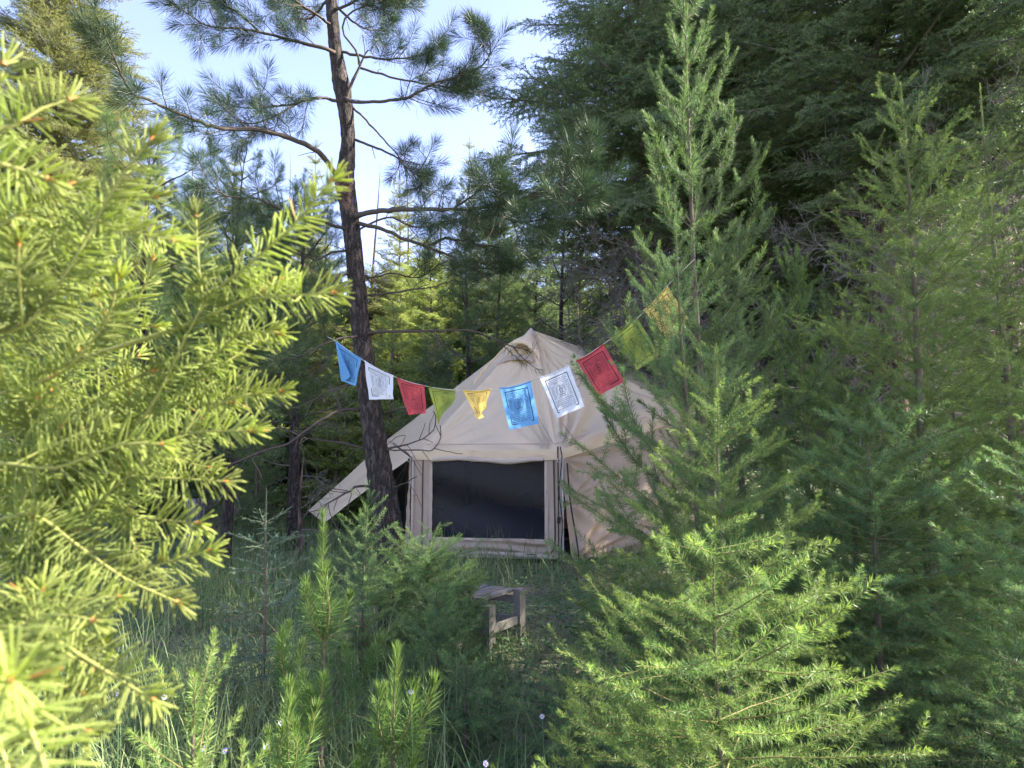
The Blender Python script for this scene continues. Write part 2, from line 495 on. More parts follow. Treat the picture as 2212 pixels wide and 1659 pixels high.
# walls
uu = np.array([0, 0, 0])
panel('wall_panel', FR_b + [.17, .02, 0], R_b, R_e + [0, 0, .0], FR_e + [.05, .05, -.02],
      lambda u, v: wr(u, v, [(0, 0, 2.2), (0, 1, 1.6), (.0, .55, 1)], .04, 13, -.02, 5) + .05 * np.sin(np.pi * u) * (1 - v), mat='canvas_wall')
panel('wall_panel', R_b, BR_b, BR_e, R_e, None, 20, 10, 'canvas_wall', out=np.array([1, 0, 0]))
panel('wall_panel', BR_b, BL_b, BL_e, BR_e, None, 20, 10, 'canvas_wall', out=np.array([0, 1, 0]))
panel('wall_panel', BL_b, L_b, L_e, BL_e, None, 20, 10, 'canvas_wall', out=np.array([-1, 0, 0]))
seam = MB()
mid_a, mid_b = FR_b * .45 + FR_e * .55 + [.16, -.02, -.05], R_b * .5 + R_e * .5 + [0, -.03, 0]
tube(seam, smooth_path([mid_a, (mid_a + mid_b) / 2 + [0, -.02, -.03], mid_b], .1), .008, 5)
seam.build('wall_seam', M['canvas_trim'], tent)

# the front wall with its big mesh window: coordinates s along the wall, z up
fw = FR_b - FL_b; fwl = np.linalg.norm(fw[:2]); fx = fw / fwl; fn_ = np.array([fx[1], -fx[0], 0])
EAVE = FL_e[2]
def F(s, z, o=0.0):
    return FL_b + fx * (s * fwl) + np.array([0, 0, z]) + fn_ * o
def fpanel(name, s0, s1, z0, z1, mat='canvas_wall', o=0.0, fn=None, nu=30, nv=30):
    return panel(name, F(s0, z0, o), F(s1, z0, o), F(s1, z1, o), F(s0, z1, o), fn, nu, nv, mat)
fold = lambda k, sd: (lambda u, v: .010 * np.sin(u * k + sd + 2 * np.sin(v * 5)) + .006 * np.sin(v * 40 + u * 9))
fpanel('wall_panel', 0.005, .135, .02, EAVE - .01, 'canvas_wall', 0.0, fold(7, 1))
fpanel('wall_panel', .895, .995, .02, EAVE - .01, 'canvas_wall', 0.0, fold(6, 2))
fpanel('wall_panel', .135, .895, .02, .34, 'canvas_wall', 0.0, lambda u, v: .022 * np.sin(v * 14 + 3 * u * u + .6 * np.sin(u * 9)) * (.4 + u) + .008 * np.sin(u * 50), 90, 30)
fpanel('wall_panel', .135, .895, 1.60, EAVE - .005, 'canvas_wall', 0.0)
fpanel('window_screen', .13, .90, .33, 1.615, 'screen', -.012, lambda u, v: .012 * np.sin(v * 9 + u * 4), 50, 40)
# window frame: sleeves of canvas round the screen
for (s0, s1, z0, z1) in ((.128, .150, .30, 1.62), (.885, .905, .30, 1.62)):
    fpanel('window_trim', s0, s1, z0, z1, 'canvas_trim', .016, fold(3, 1), 6, 40)
fpanel('window_trim', .128, .905, .295, .335, 'canvas_trim', .020, fold(30, 2), 60, 5)
# rolled up window cover under the eave
rc = MB()
pts = smooth_path([F(.15, 1.60, .05), F(.3, 1.625, .05), F(.5, 1.60, .06), F(.65, 1.575, .06), F(.8, 1.61, .05), F(.88, 1.61, .05)], .05)
tube(rc, pts, [.03, .045, .03, .045, .035, .045, .05, .04, .03], 10, rough=.06)
rc.build('rolled_window_cover', M['canvas_trim'], tent)
# zips
zp = MB()
tube(zp, smooth_path([F(.085, 1.62, .015), F(.084, 1.2, .015), F(.084, .6, .02), F(.085, .16, .015)], .1), .008, 5); zp.build('zip', M['zip'], tent)
zp = MB()
tube(zp, smooth_path([F(.12, .115, .02), F(.4, .105, .025), F(.7, .10, .025), F(.86, .10, .03), F(.925, .13, .03), F(.945, .22, .03), F(.95, .4, .02), F(.948, .9, .02), F(.945, 1.62, .02)], .05), .010, 6); zp.build('zip', M['zip'], tent)
zp = MB()
tube(zp, smooth_path([F(1.03, 1.55, .03), F(1.05, .9, .02), F(1.085, .35, .03), F(1.10, .03, .03)], .1), .013, 5); zp.build('zip', M['zip'], tent)
# ground sheet hem at the bottom
fpanel('ground_sheet_hem', .0, 1.0, .035, .125, 'canvas_trim', .045, lambda u, v: .012 * np.sin(u * 30) + .01 * np.sin(v * 6 + u * 7), 60, 8)
# corner poles and straps
po = MB(); tube(po, [F(.02, 0, .05), F(.022, .8, .05), F(.02, EAVE + .02, .04)], .018, 8); po.build('corner_pole', M['canvas_trim'], tent)
for k, (s, dx) in enumerate(((.975, 0), (.99, .01))):
    st = MB()
    tube(st, smooth_path([F(s, EAVE + .16, .10), F(s + dx, EAVE - .05, .09), F(s - dx, 1.1, .07), F(s + dx, .62, .08), F(s, .2, .07), F(s + .004, .0, .06)], .04), .011 - .002 * k, 6, rough=.18)
    st.build('corner_strap', M['rope'], tent)
kn = MB(); tube(kn, [F(.975, .60, .09), F(.98, .70, .09)], [.028, .03], 8, rough=.1); kn.build('strap_knot', M['rope'], tent)
po = MB(); tube(po, [F(1.0, 0, .03), F(1.0, EAVE, .02)], .016, 8); po.build('corner_pole', M['metal'], tent)
for q in (F(.0, EAVE - .05, .1), F(.985, EAVE - .06, .12)):
    rg = MB(); a = np.linspace(0, 2 * math.pi, 13)
    tube(rg, q + np.stack([.03 * np.cos(a), a * 0, .035 * np.sin(a)], -1), .007, 5, cap=False); rg.build('ring', M['metal'], tent)
hk = MB(); tube(hk, smooth_path([F(.025, 1.58, .08), F(.027, 1.3, .08), F(.03, 1.06, .08), F(.045, 1.03, .08), F(.05, 1.07, .08)], .04), .008, 5); hk.build('hanging_hook', M['metal'], tent)

# left wall with its open dark doorway
lw = L_b - FL_b; lwl = np.linalg.norm(lw[:2])
def Lw(s, z, o=0.0):
    n = np.array([-lw[1], lw[0], 0]) / lwl
    if n[0] > 0: n = -n
    return FL_b + lw * s + np.array([0, 0, z]) + n * o
dy = lambda *a: None
panel('wall_panel', Lw(0, .02), Lw(.15, .02), Lw(.06, EAVE), Lw(0, EAVE), fold(5, 1), 16, 30, 'canvas_wall', out=np.array([-1, -.3, 0]))
panel('wall_panel', Lw(.80, .02), Lw(1, .02), Lw(1, L_e[2]), Lw(.75, 1.9), fold(5, 3), 16, 30, 'canvas_wall', out=np.array([-1, -.3, 0]))
panel('wall_panel', Lw(.15, .02), Lw(.80, .02), Lw(.80, .22), Lw(.13, .22), fold(12, 3), 26, 10, 'canvas_wall', out=np.array([-1, -.3, 0]))
panel('door_screen', Lw(.13, .21, -.02), Lw(.81, .21, -.02), Lw(.76, 1.95, -.02), Lw(.05, EAVE, -.02), None, 20, 20, 'screen', out=np.array([-1, -.3, 0]))
zp = MB()
tube(zp, smooth_path([Lw(.07, 1.6, .02), Lw(.11, .9, .02), Lw(.14, .4, .02), Lw(.2, .2, .02), Lw(.5, .16, .02)], .05), .01, 5); zp.build('zip', M['zip'], tent)

# awning pulled out to the left
T1, T2 = P(700, 1130, 12.2), P(666, 1103, 13.2)
panel('awning', T1, FL_e + [-.04, -.04, 0], L_e + [-.02, 0, .01], T2,
      lambda u, v: .05 * np.sin(np.pi * u) * 0 - .10 * np.sin(np.pi * u) * np.sin(np.pi * v) + .018 * np.sin(v * 22 + 3 * u) * np.clip(u * 4, .2, 1) * np.clip((1 - u) * 6, 0, 1), 60, 40, 'canvas')
for tp, gp in ((T1, (-.35, -.45)), (T2, (-.7, .5))):
    g = MB(); e = np.array([tp[0] + gp[0], tp[1] + gp[1], 0.0])
    tube(g, [tp, e], .006, 5); g.build('guy_rope', M['rope'], tent)
for a, b in ((F(.0, EAVE - .05, .1), P(820, 1075, 12.0)), (F(.0, EAVE - .02, .1), P(835, 1110, 12.0))):
    g = MB(); mm = (a + b) / 2 + [0, 0, -.08]
    tube(g, smooth_path([a, mm, b], .1), .006, 5, rough=.2); g.build('strap', M['rope'], tent)

# vent hood over the front roof panel
n_f = nrm(np.cross(FR_e - FL_e, PK - FL_e)); n_f = n_f if n_f[1] < 0 else -n_f
def onroof(u, v, off=0.0):
    d = ray(u, v); o = np.array([0, 0, CAM_Z])
    t = ((PK - o) @ n_f) / (d @ n_f)
    return o + d * t + n_f * off
edge_pts = [(1022, 832, .015), (1044, 808, .03), (1066, 785, .06), (1088, 767, .12), (1110, 758, .17), (1132, 758, .18), (1148, 765, .13), (1160, 774, .07), (1168, 783, .02)]
top_pts = [(1036, 812, .03), (1062, 786, .035), (1088, 763, .04), (1110, 745, .05), (1130, 730, .05), (1142, 722, .05), (1148, 722, .05), (1152, 730, .04), (1160, 745, .03)]
mb = MB()
E = smooth_path([onroof(*e) for e in edge_pts], .02); Tt = smooth_path([onroof(*e) for e in top_pts], .02)
k = 60
def rs(p, k):
    q, _, _ = along(p, k, 0, 1, jitter=False); return q
E, Tt = rs(E, k), rs(Tt, k)
rows = [Tt, Tt * .6 + E * .4 + n_f * .05, Tt * .25 + E * .75 + n_f * .05, E, E - n_f * .03 + [0, 0, .012]]
Vv = np.stack(rows, 0).reshape(-1, 3)
i = np.arange(4)[:, None]; j = np.arange(k - 1)[None]
mb.add(Vv, np.stack([i * k + j, i * k + j + 1, (i + 1) * k + j + 1, (i + 1) * k + j], -1).reshape(-1, 4))
mb.build('vent_hood', M['canvas'], tent)
mb = MB()
vp = [onroof(u, v, .012) for u, v in ((1072, 788), (1082, 779), (1094, 771), (1118, 764), (1142, 770), (1152, 778))]
vl = [onroof(u, v, .012) for u, v in ((1074, 791), (1084, 785), (1096, 780), (1118, 777), (1140, 780), (1150, 784))]
mb.add(np.array(vp + vl), [[i, i + 1, i + 7, i + 6] for i in range(5)]); mb.build('vent_shadow', M['canvas_wall'], tent)  # brown strip whose colour stands in for the shadow under the hood
# peak cap and ridge seams
for a, b in ((PK, FR_e), (PK, FL_e), (PK, R_e)):
    mb = MB(); d = nrm(b - a)
    tube(mb, smooth_path([a, (a + b) / 2 + [0, -.02, -.05], b], .08), .011, 5, rough=.1); mb.build('ridge_seam', M['canvas'], tent)
mb = MB(); a = np.linspace(0, 2 * math.pi, 12, endpoint=False)
tube(mb, [PK + [0, 0, -.14], PK + [0, 0, -.02], PK + [0, 0, .03]], [.17, .06, .01], 12); mb.build('peak_cap', M['canvas_trim'], tent)
# light guy lines across the right roof
for (u0, v0, u1, v1) in ((1160, 905, 1196, 968), (1215, 925, 1262, 985)):
    mb = MB(); tube(mb, [onroof(u0, v0, .12), onroof(u1, v1, .12)], .004, 4); mb.build('roof_cord', M['rope'], tent)
# orange webbing on the right corner
mb = MB(); tube(mb, smooth_path([P(1478, 1107, 12.4), P(1489, 1098, 12.4), P(1496, 1082, 12.5)], .03), .035, 6); mb.build('corner_webbing', M['orange'], tent)
# inside: a bed with a dark blue blanket and a wooden chair back
fl = MB(); hexb = [FL_b, FR_b, R_b, BR_b, BL_b, L_b]
fl.add(np.array(hexb) + [0, 0, .01], [[0, 1, 2, 3], [0, 3, 4, 5]]); fl.build('tent_floor', M['navy'], tent)
bed = thing('bed', 'low bed under a dark blue blanket seen through the tent mesh window', 'bed', tuple(F(.5, 0, -1.3)))
bm_ = MB()
u, v = np.meshgrid(np.linspace(-1, 1, 40), np.linspace(-1, 1, 24))
hgt = .72 * (1 - np.clip(np.abs(u), 0, 1) ** 8) * (1 - np.abs(v) ** 8) + .10 * np.exp(-((u + .25) ** 2) * 7) * (1 - v ** 2) + .015 * np.sin(u * 21 + v * 9)
bm_.add(np.stack([u * 1.05, v * .7, hgt], -1).reshape(-1, 3), np.stack([(np.arange(23)[:, None] * 40 + np.arange(39)[None]), (np.arange(23)[:, None] * 40 + np.arange(39)[None]) + 1, (np.arange(23)[:, None] * 40 + np.arange(39)[None]) + 41, (np.arange(23)[:, None] * 40 + np.arange(39)[None]) + 40], -1).reshape(-1, 4))
M['navy_lit'] = plain_mat('blue_blanket', (.03, .045, .16), .8, .3, 6)
bm_.build('blanket', M['navy_lit'], bed)
fr = MB(); box(fr, (0, 0, .14), (2.0, 1.3, .24)); fr.build('mattress', M['canvas_trim'], bed)
ch = thing('chair', 'wooden chair standing inside the tent behind the mesh window', 'chair', tuple(F(.78, 0, -1.9)))
M['wood_in'] = plain_mat('brown_wood', (.25, .12, .06), .6, .3, 15)
for x in (-.2, .2):
    for y in (-.18, .18):
        q = MB(); box(q, (x, y, .22 if y < 0 else .55), (.04, .04, .44 if y < 0 else 1.1)); q.build('leg', M['wood_in'], ch)
q = MB(); box(q, (0, 0, .45), (.46, .44, .035)); q.build('seat', M['wood_in'], ch)
q = MB(); box(q, (0, .18, .92), (.36, .025, .12)); q.build('backrest', M['wood_in'], ch)
q = MB(); box(q, (0, .18, .70), (.36, .025, .08)); q.build('backrest', M['wood_in'], ch)

# ------------------------------------------------------------------ prayer flags
def cloth(name, col):
    m = plain_mat(name, col, .85, .06, 60, .15, .35, .1)
    return m
FC = {'blue': cloth('blue_cotton', (.16, .38, .66)), 'white': cloth('white_cotton', (.74, .75, .80)), 'red': cloth('red_cotton', (.45, .075, .09)),
      'green': cloth('green_cotton', (.22, .27, .06)), 'yellow': cloth('yellow_cotton', (.70, .52, .16))}
INK = {'blue': plain_mat('blue_ink', (.01, .025, .06), .9), 'white': plain_mat('black_ink', (.03, .03, .04), .9), 'red': plain_mat('dark_red_ink', (.035, .004, .006), .9),
       'green': plain_mat('dark_green_ink', (.012, .02, .004), .9), 'yellow': plain_mat('brown_ink', (.05, .03, .004), .9)}
def flagY(u): return 6.3 + (4.4 - 6.3) * (u - 727) / (1440 - 727)
def print_strokes():
    """border, rows of script and the framed seated figure, in flag coordinates (0..1, 0..1 from the bottom)"""
    S = []
    def ln(a, b, w): S.append((a, b, w))
    for a, b in (((.13, .10), (.87, .10)), ((.87, .10), (.87, .88)), ((.87, .88), (.13, .88)), ((.13, .88), (.13, .10))): ln(a, b, .022)
    rr = random.Random(5)
    def row(x0, x1, y, h, sz=.026):
        x = x0
        while x < x1 - sz:
            if rr.random() < .1: x += sz; continue
            ln((x, y), (x + sz * .8, y), .006)
            k = rr.choice((0, 1, 2, 3))
            ln((x + sz * .65, y), (x + sz * .65, y - h * rr.uniform(.5, 1)), .0045)
            if k: ln((x + sz * .2, y), (x + sz * .25, y - h * .5), .004)
            if k > 1: ln((x + sz * .2, y - h * .5), (x + sz * .6, y - h * .45), .006)
            if k > 2: ln((x + sz * .2, y + h * .4), (x + sz * .5, y + h * .15), .006)
            x += sz
    for y in (.835, .795, .755): row(.175, .825, y, .02)
    for i in range(11):
        y = .71 - i * .031
        row(.175, .29, y, .012, .022); row(.71, .825, y, .012, .022)
    for y in (.345, .305, .265, .225, .185, .145): row(.175, .825, y, .018)
    for a, b in (((.33, .38), (.67, .38)), ((.67, .38), (.67, .72)), ((.67, .72), (.33, .72)), ((.33, .72), (.33, .38))): ln(a, b, .006)
    def arc(cx, cy, rx, ry, a0, a1, w, n=14):
        p = [(cx + rx * math.cos(a0 + (a1 - a0) * i / n), cy + ry * math.sin(a0 + (a1 - a0) * i / n)) for i in range(n + 1)]
        for a, b in zip(p, p[1:]): ln(a, b, w)
    pi = math.pi
    arc(.5, .54, .145, .155, -.3, pi + .3, .008); arc(.5, .535, .12, .13, -.3, pi + .3, .005)
    arc(.5, .625, .05, .045, 0, 2 * pi, .006)            # halo
    arc(.5, .615, .022, .024, 0, 2 * pi, .009)           # head
    ln((.5, .64), (.5, .672), .012); ln((.48, .645), (.5, .665), .006); ln((.52, .645), (.5, .665), .006)
    for s in (-1, 1):
        ln((.5 + s * .02, .59), (.5 + s * .055, .565), .010); ln((.5 + s * .055, .565), (.5 + s * .045, .50), .009)
        ln((.5 + s * .045, .515), (.5 + s * .005, .52), .008); ln((.5 + s * .055, .56), (.5 + s * .10, .585), .006)
        ln((.5 + s * .02, .59), (.5 + s * .025, .49), .008)
        arc(.5 + s * .05, .465, .055, .02, 0, 2 * pi, .009, 10)
        ln((.5 + s * .13, .50), (.5 + s * .13, .43), .006)
    arc(.5, .425, .10, .022, pi, 2 * pi, .008)
    for i in range(9): arc(.41 + i * .0225, .43, .011, .016, 0, pi, .005, 5)
    for i in range(11): ln((.36 + i * .028, .395), (.375 + i * .028, .41), .005)
    return S
STROKES = print_strokes()
def flag(label, col, tl, tr, br, bl, ph=0, wave=.012, extra=None, grp='prayer flags on the string', clip=None):
    Y = flagY
    TL, TR, BR, BL = [P(u, v, Y(u) + d) for (u, v, d) in (tl, tr, br, bl)]
    nn = nrm(np.cross(TR - TL, BL - TL)); nn = nn if nn[1] < 0 else -nn
    def S(s, t):
        s = np.asarray(s, float); t = np.asarray(t, float)
        p = ((1 - s) * t)[..., None] * TL + (s * t)[..., None] * TR + (s * (1 - t))[..., None] * BR + ((1 - s) * (1 - t))[..., None] * BL
        w = wave * np.sin(s * 7 + ph + 2.2 * (1 - t)) * (1 - t) ** .7 + wave * .5 * np.sin(t * 9 + ph * 2 + s * 3) * (1 - t)
        sagv = -.012 * np.sin(np.pi * s) * t ** 8
        return p + w[..., None] * nn + sagv[..., None] * np.array([0, 0, 1.])
    root = thing('prayer_flag', label, 'flag', tuple((TL + TR) / 2), grp)
    o0 = (TL + TR) / 2
    mb = MB(); nu, nv = 22, 24
    s, t = np.meshgrid(np.linspace(0, 1, nu), np.linspace(0, 1, nv))
    i = np.arange(nv - 1)[:, None]; j = np.arange(nu - 1)[None]
    f = np.stack([i * nu + j, i * nu + j + 1, (i + 1) * nu + j + 1, (i + 1) * nu + j], -1).reshape(-1, 4)
    mb.add(S(s, t).reshape(-1, 3) - o0, f)
    hw = .02
    for (a, b) in (((0, 1), (1, 1)),):
        tube(mb, S(np.linspace(0, 1, 14), np.ones(14)) - o0 + nn * .002, .006, 6)
    if extra:
        q = np.array([P(u, v, Y(u) + d) for (u, v, d) in extra])
        c = q.mean(0)
        n = len(q)
        mb.add(np.vstack([q, c + nn * .004]) - o0, [[k, (k + 1) % n, n] for k in range(n)])
    mb.build('cloth', FC[col], root)
    A = np.array([a for a, b, w in STROKES]); B = np.array([b for a, b, w in STROKES]); Wd = np.array([w for a, b, w in STROKES])
    if clip is not None:
        k = np.array([clip(*(0.5 * (a + b))) for a, b in zip(A, B)]); A, B, Wd = A[k], B[k], Wd[k]
    d = B - A; pr = np.stack([-d[:, 1], d[:, 0]], -1); pr = pr / np.maximum(np.linalg.norm(pr, axis=1, keepdims=True), 1e-6) * Wd[:, None] / 2
    pr[:, 1] *= .85
    q = np.stack([A - pr, B - pr, B + pr, A + pr], 1).reshape(-1, 2)
    pb = MB(); pb.add(S(q[:, 0], q[:, 1]) - o0 + nn * .0022, np.arange(len(q)).reshape(-1, 4))
    tag(pb.build('printed_script', INK[col], root), kind='stuff')
    return root
flag('pale blue prayer flag with its left edge folded over, hanging left of the pine trunk', 'blue', (725, 737, 0), (781, 775, 0), (768, 834, -.02), (738, 823, .05), .4, .006,
     extra=[(725, 737, -.01), (728, 741, -.02), (742, 778, -.05), (757, 812, -.06), (752, 818, -.05), (739, 824, -.02)], clip=lambda x, y: x > .30)
flag('white prayer flag with black print in front of the pine trunk', 'white', (788, 780, 0), (850, 812, 0), (848, 862, -.03), (797, 863, -.02), 1.3, .012)
flag('red prayer flag hanging just right of the pine trunk beside the white one', 'red', (857, 816, 0), (917, 834, 0), (919, 893, .02), (880, 896, -.02), 2.2, .012)
flag('olive green prayer flag twisted to a point above the tent eave', 'green', (925, 835, 0), (984, 842, .03), (980, 865, -.04), (945, 916, 0), 3.0, .016, clip=lambda x, y: x < .75 and y > .2)
flag('small yellow prayer flag twisted narrow at the lowest part of the string', 'yellow', (1000, 843, 0), (1061, 841, 0), (1048, 882, -.03), (1033, 904, 0), .9, .016,
     extra=[(1040, 893, -.01), (1046, 901, -.02), (1034, 905, -.01), (1022, 896, 0), (1030, 892, .01)], clip=lambda x, y: x < .9)
flag('flat blue prayer flag hanging in front of the tent roof', 'blue', (1080, 839, 0), (1147, 824, 0), (1164, 915, -.02), (1100, 929, .0), 1.8, .005)
flag('white prayer flag with black print tilted in front of the tent roof', 'white', (1166, 816, 0), (1229, 789, 0), (1262, 878, -.02), (1202, 904, 0), 2.7, .006)
flag('red prayer flag partly behind fir twigs at the tent roof edge', 'red', (1246, 780, 0), (1304, 744, 0), (1348, 824, 0), (1293, 856, 0), 3.6, .006)
flag('olive green prayer flag half hidden by the young fir above the tent roof', 'green', (1318, 731, 0), (1375, 685, 0), (1424, 765, 0), (1377, 800, 0), 4.4, .006)
flag('yellow prayer flag high among the young fir branches at the string end', 'yellow', (1391, 671, 0), (1442, 619, 0), (1489, 688, 0), (1446, 738, 0), 5.1, .008)
stp = [(708, 728), (725, 737), (783, 777), (853, 814), (920, 834), (988, 843), (1065, 841), (1147, 824), (1229, 789), (1304, 743), (1378, 686), (1442, 617), (1500, 560)]
mb = MB(); tube(mb, smooth_path([P(u, v, flagY(u)) for u, v in stp], .03), .0028, 5)
tag(mb.build('flag_string', plain_mat('pale_string', (.45, .42, .38), .8)), 'thin cord strung with prayer flags from the pine to the young trees', 'cord')
# ------------------------------------------------------------------ conifer branches (meshes shared between copies)
def grow_axis(p, d, L, step, noise, pull):
    """a wandering axis; pull is added to the direction at every step"""
    n = max(3, int(L / step))
    pts = [np.array(p, float)]
    d = nrm(d)
    for i in range(n):
        d = nrm(d + R.normal(0, noise, 3) + np.array(pull) / n)
        pts.append(pts[-1] + d * L / n)
    return np.array(pts)

def spray(mb, p, d, up, L, lvl, maxlvl, sp, dens, nl, nw, ratio, pull, bare=0.0, r0=.004, flat=.3, ang=58, fn=kite_needles, nang=(62, 32), fan=True):
    ax = grow_axis(p, d, L, .07 if L > .3 else L / 4, .035, pull)
    rad = np.linspace(r0, max(r0 * .3, .0008), len(ax))
    tube(mb, ax, rad, 5 if lvl == 0 else 3, 0, 0, cap=False)
    dress(mb, ax, dens, nl, nw, ang=nang, t0=bare, flat=flat, tint=(0.0, .75 + .25 * R.random()), fn=fn, fan=fan)
    if lvl >= maxlvl or L < sp * 1.2: return
    s = sp * R.uniform(.5, 1) + bare * L * .6
    sd = 1 if R.random() < .5 else -1
    while s < L * .93:
        pos, tn, _ = along(ax, 1, s / L, s / L, False)
        pos, tn = pos[0], tn[0]
        side = nrm(np.cross(tn, up)) * sd
        a = D2R(ang + R.normal(0, 8)) * (1 - .25 * s / L)
        dd = nrm(tn * math.cos(a) + side * math.sin(a) + up * R.normal(.0, .22))
        l2 = min((L - s) * ratio * R.uniform(.7, 1.15) + sp * .5, L * .55)
        spray(mb, pos, dd, up, l2, lvl + 1, maxlvl, sp, dens, nl, nw, ratio * .92, pull, 0.0, r0 * .55, flat, ang, fn, nang, fan)
        sd = -sd
        s += sp * R.uniform(.35, .75)

UP = np.array([0, 0, 1.0]); FX = np.array([1.0, 0, 0])
POOL = {}
def pool(key, lens, variants, mats, builder):
    POOL[key] = {}
    for L in lens:
        out = []
        for _ in range(variants):
            mb = MB(); builder(mb, L); out.append(mb.mesh(key + '_branch', mats))
        POOL[key][L] = out
def remat(key, new, mats):
    POOL[new] = {}
    for L, ms in POOL[key].items():
        out = []
        for m in ms:
            c = m.copy()
            for i, q in enumerate(mats): c.materials[i] = q
            out.append(c)
        POOL[new][L] = out

pool('fir', (.22, .45, .8, 1.2), 4, [M['twig_green'], M['fir']], lambda mb, L: spray(mb, (0, 0, 0), FX, UP, L, 0, 2, .21, 700, .033, .0023, .60, (0, 0, .15), bare=.0, r0=.002 + .003 * L, nang=(72, 35)))
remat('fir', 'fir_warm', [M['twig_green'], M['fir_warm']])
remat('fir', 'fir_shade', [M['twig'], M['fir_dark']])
pool('spruce', (.3, .6), 3, [M['twig_green'], M['fir_blue']], lambda mb, L: spray(mb, (0, 0, 0), FX, UP, L, 0, 1, .09, 520, .016, .0026, .5, (0, 0, .05), bare=.02, r0=.003 + .002 * L, nang=(50, 25)))
pool('lodge', (.35, .7, 1.1), 3, [M['twig'], M['pine_young']], lambda mb, L: spray(mb, (0, 0, 0), FX, UP, L, 0, 1, .32, 600, .066, .0032, .60, (0, 0, .55), bare=.08, r0=.004 + .004 * L, flat=0, ang=50, nang=(48, 16)))
pool('lodge_sap', (.25, .45), 4, [M['twig_green'], M['pine_young']], lambda mb, L: spray(mb, (0, 0, 0), FX, UP, L, 0, 1, .22, 800, .085, .0034, .55, (0, 0, 1.2), bare=.1, r0=.005, flat=0, ang=45, nang=(58, 14)))
remat('lodge', 'lodge_dark', [M['twig'], M['pine_mid']])
# old fir: long boughs with hanging side sprays; the needles stand for small bunches at this distance
def big_fir(mb, L):
    ax = grow_axis((0, 0, 0), nrm([1, 0, .12]), L, .15, .05, (0, 0, -.25))
    tube(mb, ax, np.linspace(.012 + .012 * L, .004, len(ax)), 6, 0, cap=False)
    s = L * .22; sd = 1
    while s < L:
        pos, tn, _ = along(ax, 1, s / L, s / L, False); pos, tn = pos[0], tn[0]
        side = nrm(np.cross(tn, UP)) * sd
        a = D2R(R.uniform(45, 70)) * (1 - .5 * s / L)
        l2 = min((L - s) * .5 + .25, .9) * R.uniform(.7, 1.2)
        spray(mb, pos, nrm(tn * math.cos(a) + side * math.sin(a) + UP * R.normal(.05, .15)), UP, l2, 0, 1, .13, 150, .05, .0085, .5, (0, 0, -.35), r0=.006, flat=.2, fan=False)
        sd = -sd; s += R.uniform(.06, .14)
pool('oldfir', (1.6, 2.6), 3, [M['twig_grey'], M['fir_dark']], big_fir)
remat('oldfir', 'oldfir_olive', [M['twig_grey'], M['fir_olive']])
remat('oldfir', 'oldfir_mid', [M['twig_grey'], M['pine_mid']])
remat('oldfir', 'oldfir_lime', [M['twig_grey'], M['fir_lime']])
# far conifers: fewer, larger bunches
def far_br(mb, L):
    spray(mb, (0, 0, 0), nrm([1, 0, .05]), UP, L, 0, 1, .20, 75, .11, .020, .55, (0, 0, .05), r0=.014, flat=.2, fan=False)
pool('far', (1.0, 1.8), 3, [M['twig_grey'], M['fir_olive']], far_br)
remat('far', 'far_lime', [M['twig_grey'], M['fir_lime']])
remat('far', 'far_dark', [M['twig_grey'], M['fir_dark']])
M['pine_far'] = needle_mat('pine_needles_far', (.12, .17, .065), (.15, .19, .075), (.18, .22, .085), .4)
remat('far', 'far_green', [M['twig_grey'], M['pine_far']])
# dead, needleless boughs
def dead_br(mb, L):
    def rec(p, d, L, r, lvl):
        ax = grow_axis(p, d, L, .09, .13, (0, 0, -.35))
        tube(mb, ax, np.linspace(r, max(.0018, r * .35), len(ax)), 4 if lvl == 0 else 3, 0, cap=False)
        if lvl > 2: return
        for _ in range(int(L / (.16 if lvl == 0 else .12)) + 1):
            s = R.uniform(.15, 1)
            pos, tn, _ = along(ax, 1, s, s, False)
            r_ = nrm(R.normal(size=3)); 
            rec(pos[0], nrm(tn[0] + r_ * 1.0), L * R.uniform(.22, .5), max(.0022, r * .5), lvl + 1)
    rec(np.zeros(3), nrm([1, 0, -.1]), L, .012 + .004 * L, 0)
pool('dead', (1.3, 2.3), 3, [M['twig_grey']], dead_br)
remat('dead', 'dead_pale', [M['twig_pale']])
# ponderosa style bough with long needles in tufts
def tuft(mb, end, tn, back, n, nl, nw, mat=1, spread=(12, 80)):
    """needle bundles over the last part of a twig"""
    q = R.random(n) ** 1.25
    base = end - tn * (q * back)[:, None]
    r = R.normal(size=(n, 3)); r = nrm(r - (r @ tn)[:, None] * tn)
    a = np.radians(spread[0] + (spread[1] - spread[0]) * np.clip(q * .75 + R.uniform(0, .4, n), 0, 1))
    d = nrm(tn * np.cos(a)[:, None] + r * np.sin(a)[:, None] + np.array([0, 0, -.05]))
    kite_needles(mb, base, d, nl * R.uniform(.75, 1.05, n), nw, mat, R.uniform(0, .9, n), .03)

